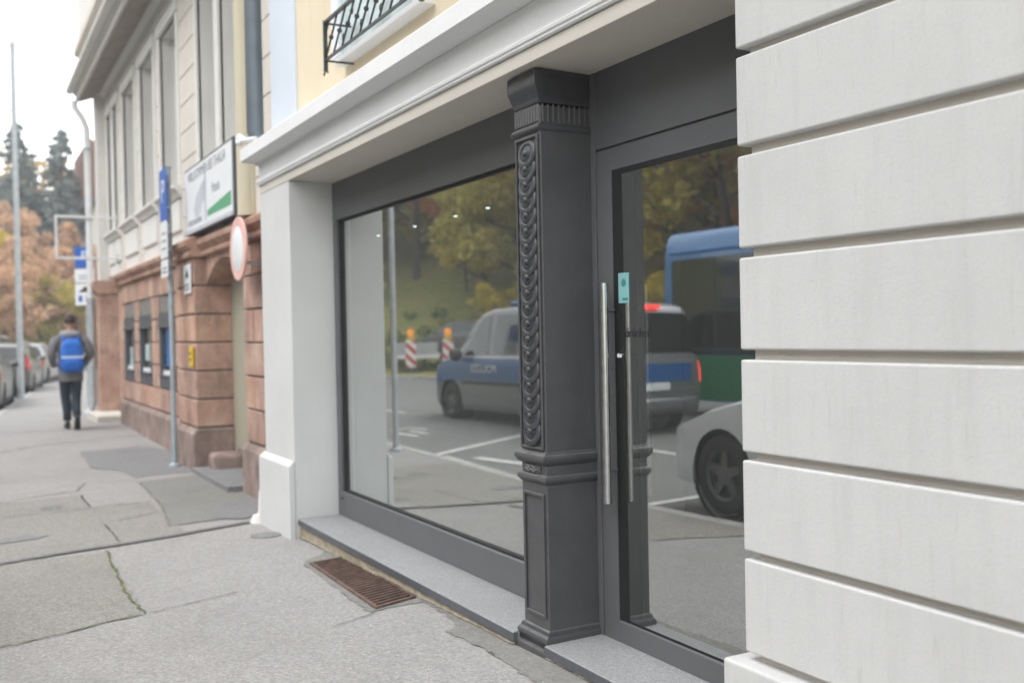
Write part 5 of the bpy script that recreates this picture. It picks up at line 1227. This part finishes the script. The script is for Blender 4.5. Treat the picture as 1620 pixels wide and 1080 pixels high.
# ------------------------------------------------------------------ the walking person
def skin(name, verts, edges, mat, parent, sub=2):
    me = bpy.data.meshes.new(name); me.from_pydata([v[:3] for v in verts], edges, []); o = bpy.data.objects.new(name, me); COL.objects.link(o)
    o.modifiers.new('skin', 'SKIN'); s = o.modifiers.new('sub', 'SUBSURF'); s.levels = sub; s.render_levels = sub
    for i, v in enumerate(verts):
        r = v[3]; r = (r, r) if not isinstance(r, tuple) else r
        me.skin_vertices[0].data[i].radius = r; me.skin_vertices[0].data[i].use_root = (i == 0)
    bpy.context.view_layer.update(); dg = bpy.context.evaluated_depsgraph_get(); m2 = bpy.data.meshes.new_from_object(o.evaluated_get(dg)); o.modifiers.clear(); o.data = m2
    m2.polygons.foreach_set('use_smooth', [True]*len(m2.polygons)); m2.materials.clear(); m2.materials.append(MT[mat]); o.parent = parent; return o
PE = local('person', (-17.85, 1.58, G(-17.85)), R(180)); tag(PE, 'man walking away in grey jacket and dark jeans wearing a backpack', 'person')
# joints: x forward, y left, z up
hipL, hipR = (.0,.085,.93), (.0,-.085,.93); knL, knR = (.13,.080,.50), (.0,-.070,.51); anL, anR = (.10,.060,.09), (-.25,-.055,.19)
toL, toR = (.27,.075,.03), (-.14,-.06,.035)
shL, shR = (.0,.19,1.50), (.0,-.19,1.50); elL, elR = (-.07,.285,1.20), (-.08,-.29,1.21); wrL, wrR = (.16,.24,1.04), (.16,-.23,1.06)
v = [(0,0,.97,.09),(.0,0,1.15,.10),(.0,0,1.36,.10),(.0,0,1.50,.06),(.01,0,1.60,.055),(.025,0,1.67,.072),(.03,0,1.75,.088),(.02,0,1.815,.06)]
e = [(i,i+1) for i in range(7)]
def add(chain, start):
    prev = start
    for c in chain: v.append(c); e.append((prev, len(v)-1)); prev = len(v)-1
    return prev
v.append((.125,0,1.715,.014)); e.append((6,len(v)-1)); v.append((.02,.092,1.715,.016)); e.append((6,len(v)-1)); v.append((.02,-.092,1.715,.016)); e.append((6,len(v)-1))
add([(*hipL,.06),(*knL,.046),(*anL,.040),(*toL,.028)], 0); add([(*hipR,.06),(*knR,.046),(*anR,.040),(*toR,.028)], 0)
for sg, sh, el, wr_ in ((1,shL,elL,wrL),(-1,shR,elR,wrR)):
    k = add([(sh[0],sh[1]*.8,sh[2]-.05,.05),(*el,.040),(*wr_,.027),(wr_[0]+.07,wr_[1]-.05*sg,wr_[2]-.01,.026)], 3)
    bx, by_, bz = v[k][:3]
    for f, (dy, ln) in enumerate(((.028,.075),(.010,.085),(-.010,.08),(-.027,.062))):
        add([(bx+.035,by_-.03*sg,bz+dy,.0095),(bx+.035+ln*.35,by_-(.03+ln*.4)*sg,bz+dy-.004,.0085),(bx+.03+ln*.3,by_-(.03+ln*.85)*sg,bz+dy-.012,.0075)], k)
    add([(bx-.01,by_-.01*sg,bz+.035,.011),(bx+.03,by_-.045*sg,bz+.055,.009)], k)
skin('body', v, e, 'skin', PE)
# trousers, jacket, hood, shoes, hair
def oval(z, hy, hx, cx=0): return [(cx+hx*math.cos(q), hy*math.sin(q), z) for q in np.linspace(0, 2*math.pi, 21)[:-1]]
m = MB(); m.loft([oval(.80,.12,.10),oval(.86,.165,.125),(oval(.95,.172,.13)),oval(1.04,.165,.125)])
for hp, kn, an in ((hipL,knL,anL),(hipR,knR,anR)):
    m.tube([(hp[0],hp[1],.93),(hp[0]*.6+kn[0]*.4,kn[1],.76),(kn[0]*.95,kn[1],kn[2]+.03),(kn[0]*.55+an[0]*.45,an[1],kn[2]*.55+an[2]*.45),(an[0]+.005,an[1],an[2]+.045)], [.095,.098,.076,.070,.062], 14)
m.build('jeans', 'jeans', PE, True, world=False, angle=180)
m = MB(); m.loft([oval(.775,.180,.145),oval(.80,.187,.15),oval(.95,.185,.15),oval(1.12,.178,.14),oval(1.32,.195,.145,-.01),oval(1.43,.190,.13,-.01),oval(1.50,.165,.11,-.01),oval(1.555,.085,.085,0)])
for sg, el, wr_ in ((1,elL,wrL),(-1,elR,wrR)):
    m.tube([(-.005,.13*sg,1.475),(-.01,.205*sg,1.44),(-.035,.265*sg,1.33),(el[0],el[1],el[2]),(el[0]*.4+wr_[0]*.6,el[1]*.45+wr_[1]*.55,el[2]*.45+wr_[2]*.55),(wr_[0]-.015,wr_[1],wr_[2])], [.075,.084,.074,.066,.058,.050], 14)
m.build('jacket', 'jacket', PE, True, world=False, angle=180)
m = MB(); rows = []
for k in range(25):
    a = 2*math.pi*k/24; back = (1-math.cos(a))/2; c = Vector((.055-.135*back, .105*math.sin(a)*(1+.15*back), 1.545-.01*back)); rr = .035+.035*back
    out = Vector((math.cos(a), math.sin(a), 0)); rows.append([c+(out*math.cos(b)+Vector((0,0,1))*math.sin(b))*rr for b in np.linspace(0, 2*math.pi, 11)])
m.grid(rows); m.build('hood', 'hood', PE, True, world=False, angle=180)
for an, to, roll in ((anL,toL,0),(anR,toR,1)):
    d = (Vector(to)-Vector(an)); f = Vector((d.x, 0, d.z if roll else -.0)).normalized(); u = Vector((-f.z, 0, f.x)); o0 = Vector(an) if roll else Vector((an[0],an[1],.10))
    m = MB(); rings = []
    for s, w_, up, dn in ((-.09,.032,.02,.085),(-.06,.043,.04,.10),(.02,.044,.03,.10),(.10,.050,-.02,.10),(.17,.046,-.045,.098),(.215,.025,-.065,.095)):
        rings.append([o0+f*s+Vector((0,w_*math.cos(q),0))+u*((up-dn)/2+(up+dn)/2*math.sin(q)) for q in np.linspace(0, 2*math.pi, 13)[:-1]])
    m.loft(rings); m.build('shoe', 'shoe', PE, True, world=False, angle=60)
m = MB(); rows = []
for i in range(9):
    th = math.pi*(.02+.60*i/8); r_ = []
    for k in range(25):
        a = 2*math.pi*k/24; front = max(0, math.cos(a)); t2 = th*(1-.42*front)
        r_.append((.018+.102*math.sin(t2)*math.cos(a), .090*math.sin(t2)*math.sin(a), 1.752+.112*math.cos(t2)+.004*math.sin(9*a+i)))
    rows.append(r_)
m.grid(rows); hr = m.build('hair', 'hair', PE, True, world=False, angle=180)
for sg in (1,-1): m = MB(); m.lathe([(0,-.011),(.009,-.006),(.011,0),(.009,.006),(0,.011)], (.108,.032*sg,1.745), 'x', 10); m.build('eye', 'sign_white', PE, True, world=False)
# backpack
BP = local('backpack', (-17.85+.155, 1.58, G(-17.85)+.93), R(180)); tag(BP, 'bright blue backpack with pale horizontal strap on the walking man', 'backpack')
m = MB(); rings = []
for z, w_, d in ((.0,.135,.10),(.03,.165,.16),(.15,.175,.19),(.30,.17,.18),(.42,.155,.15),(.50,.12,.11),(.535,.06,.06)):
    rings.append([Vector((-d*.5+ .0+d*.5*(abs(math.cos(q))**.5)*math.copysign(1,math.cos(q)), w_*(abs(math.sin(q))**.6)*math.copysign(1,math.sin(q)), z)) for q in np.linspace(0, 2*math.pi, 29)[:-1]])
m.loft(rings); m.build('bag', 'bag_blue', BP, True, world=False, angle=70)
m = MB(); rings = []
for z, w_, d in ((.02,.12,.03),(.05,.145,.06),(.17,.15,.065),(.215,.14,.05)):
    rings.append([Vector((-.165-d*.5*math.cos(q)**1 if False else -.175+d*.55*(math.cos(q)-1), w_*(abs(math.sin(q))**.6)*math.copysign(1,math.sin(q)), z)) for q in np.linspace(0, 2*math.pi, 25)[:-1]])
m.loft(rings); m.build('pocket', 'bag_blue', BP, True, world=False, angle=70)
m = MB(); m.grid([[(-.19-.016*math.cos(y/.17*1.5), y, z) for y in np.linspace(-.165,.165,11)] for z in (.222,.262)]); m.build('strap', 'bag_light', BP, True, world=False)
for sg in (1,-1):
    m = MB(); rows = []
    for x, y, z in ((-.02,.10,.50),(.05,.115,.585),(.14,.125,.60),(.25,.13,.52),(.29,.13,.36),(.24,.16,.18),(.08,.17,.06)): rows.append([(x,(y-.025)*sg,z),(x,(y+.025)*sg,z+.002)])
    m.grid(rows); so = m.build('shoulder_strap', 'bag_blue', BP, True, world=False); md = so.modifiers.new('s','SOLIDIFY'); md.thickness = .012
m = MB(); m.tube([(-.03,-.03,.52),(-.05,-.02,.56),(-.05,.02,.56),(-.03,.03,.52)], .008, 6); m.build('grab_loop', 'bag_blue', BP, True, world=False)
m = MB(); m.tube([(-.165+.02*abs(s)-.0,.13*s,.40+.06*(1-s*s)) for s in np.linspace(-1,1,11)], .005, 5); m.build('zip', 'sign_blue', BP, True, world=False)

# pieces of one kind that sit apart become objects of their own
def split_pieces(names):
    for o in [o for o in bpy.data.objects if o.type == 'MESH' and o.name.split('.')[0] in names and o.data.users == 1]:
        bm = bmesh.new(); bm.from_mesh(o.data); bm.verts.ensure_lookup_table(); seen, isl = set(), []
        for v0 in bm.verts:
            if v0.index in seen: continue
            st, comp = [v0], set()
            while st:
                v = st.pop()
                if v.index in comp: continue
                comp.add(v.index); st += [e.other_vert(v) for e in v.link_edges if e.other_vert(v).index not in comp]
            seen |= comp; isl.append(comp)
        if 1 < len(isl) <= 12:
            for comp in isl[1:]:
                b2 = bm.copy(); b2.verts.ensure_lookup_table(); bmesh.ops.delete(b2, geom=[v for v in b2.verts if v.index not in comp], context='VERTS')
                me = o.data.copy(); b2.to_mesh(me); b2.free(); c = o.copy(); c.data = me; COL.objects.link(c)
            bmesh.ops.delete(bm, geom=[v for v in bm.verts if v.index not in isl[0]], context='VERTS'); bm.to_mesh(o.data)
        bm.free()
split_pieces({'bracket','capital','window_band','lower_panel','roof_rail','wheel_arch','wheel_housing','side_window','quarter_window','front_side_window','middle_side_window','rear_side_window','side_stripe','rubbing_strip','belt_moulding','sill_trim','door_handle','pipe_collar','standoff','plinth','string_course','drain_cap','wall_plate','clamp','joint_mortar','window_pillar','red_marking','balcony','threshold','stem','pipe_bracket'})
# the damp autumn air that pales the far trees
m = MB(); m.box(-131, 31, -106, 72, -1.8, 41)
hz = m.build('haze', 'haze'); hz['kind'] = 'stuff'; tag(hz, 'pale damp haze lying over the whole street and its far trees', 'haze')
for o in list(bpy.data.objects):
    if '_loc' in o: del o['_loc']
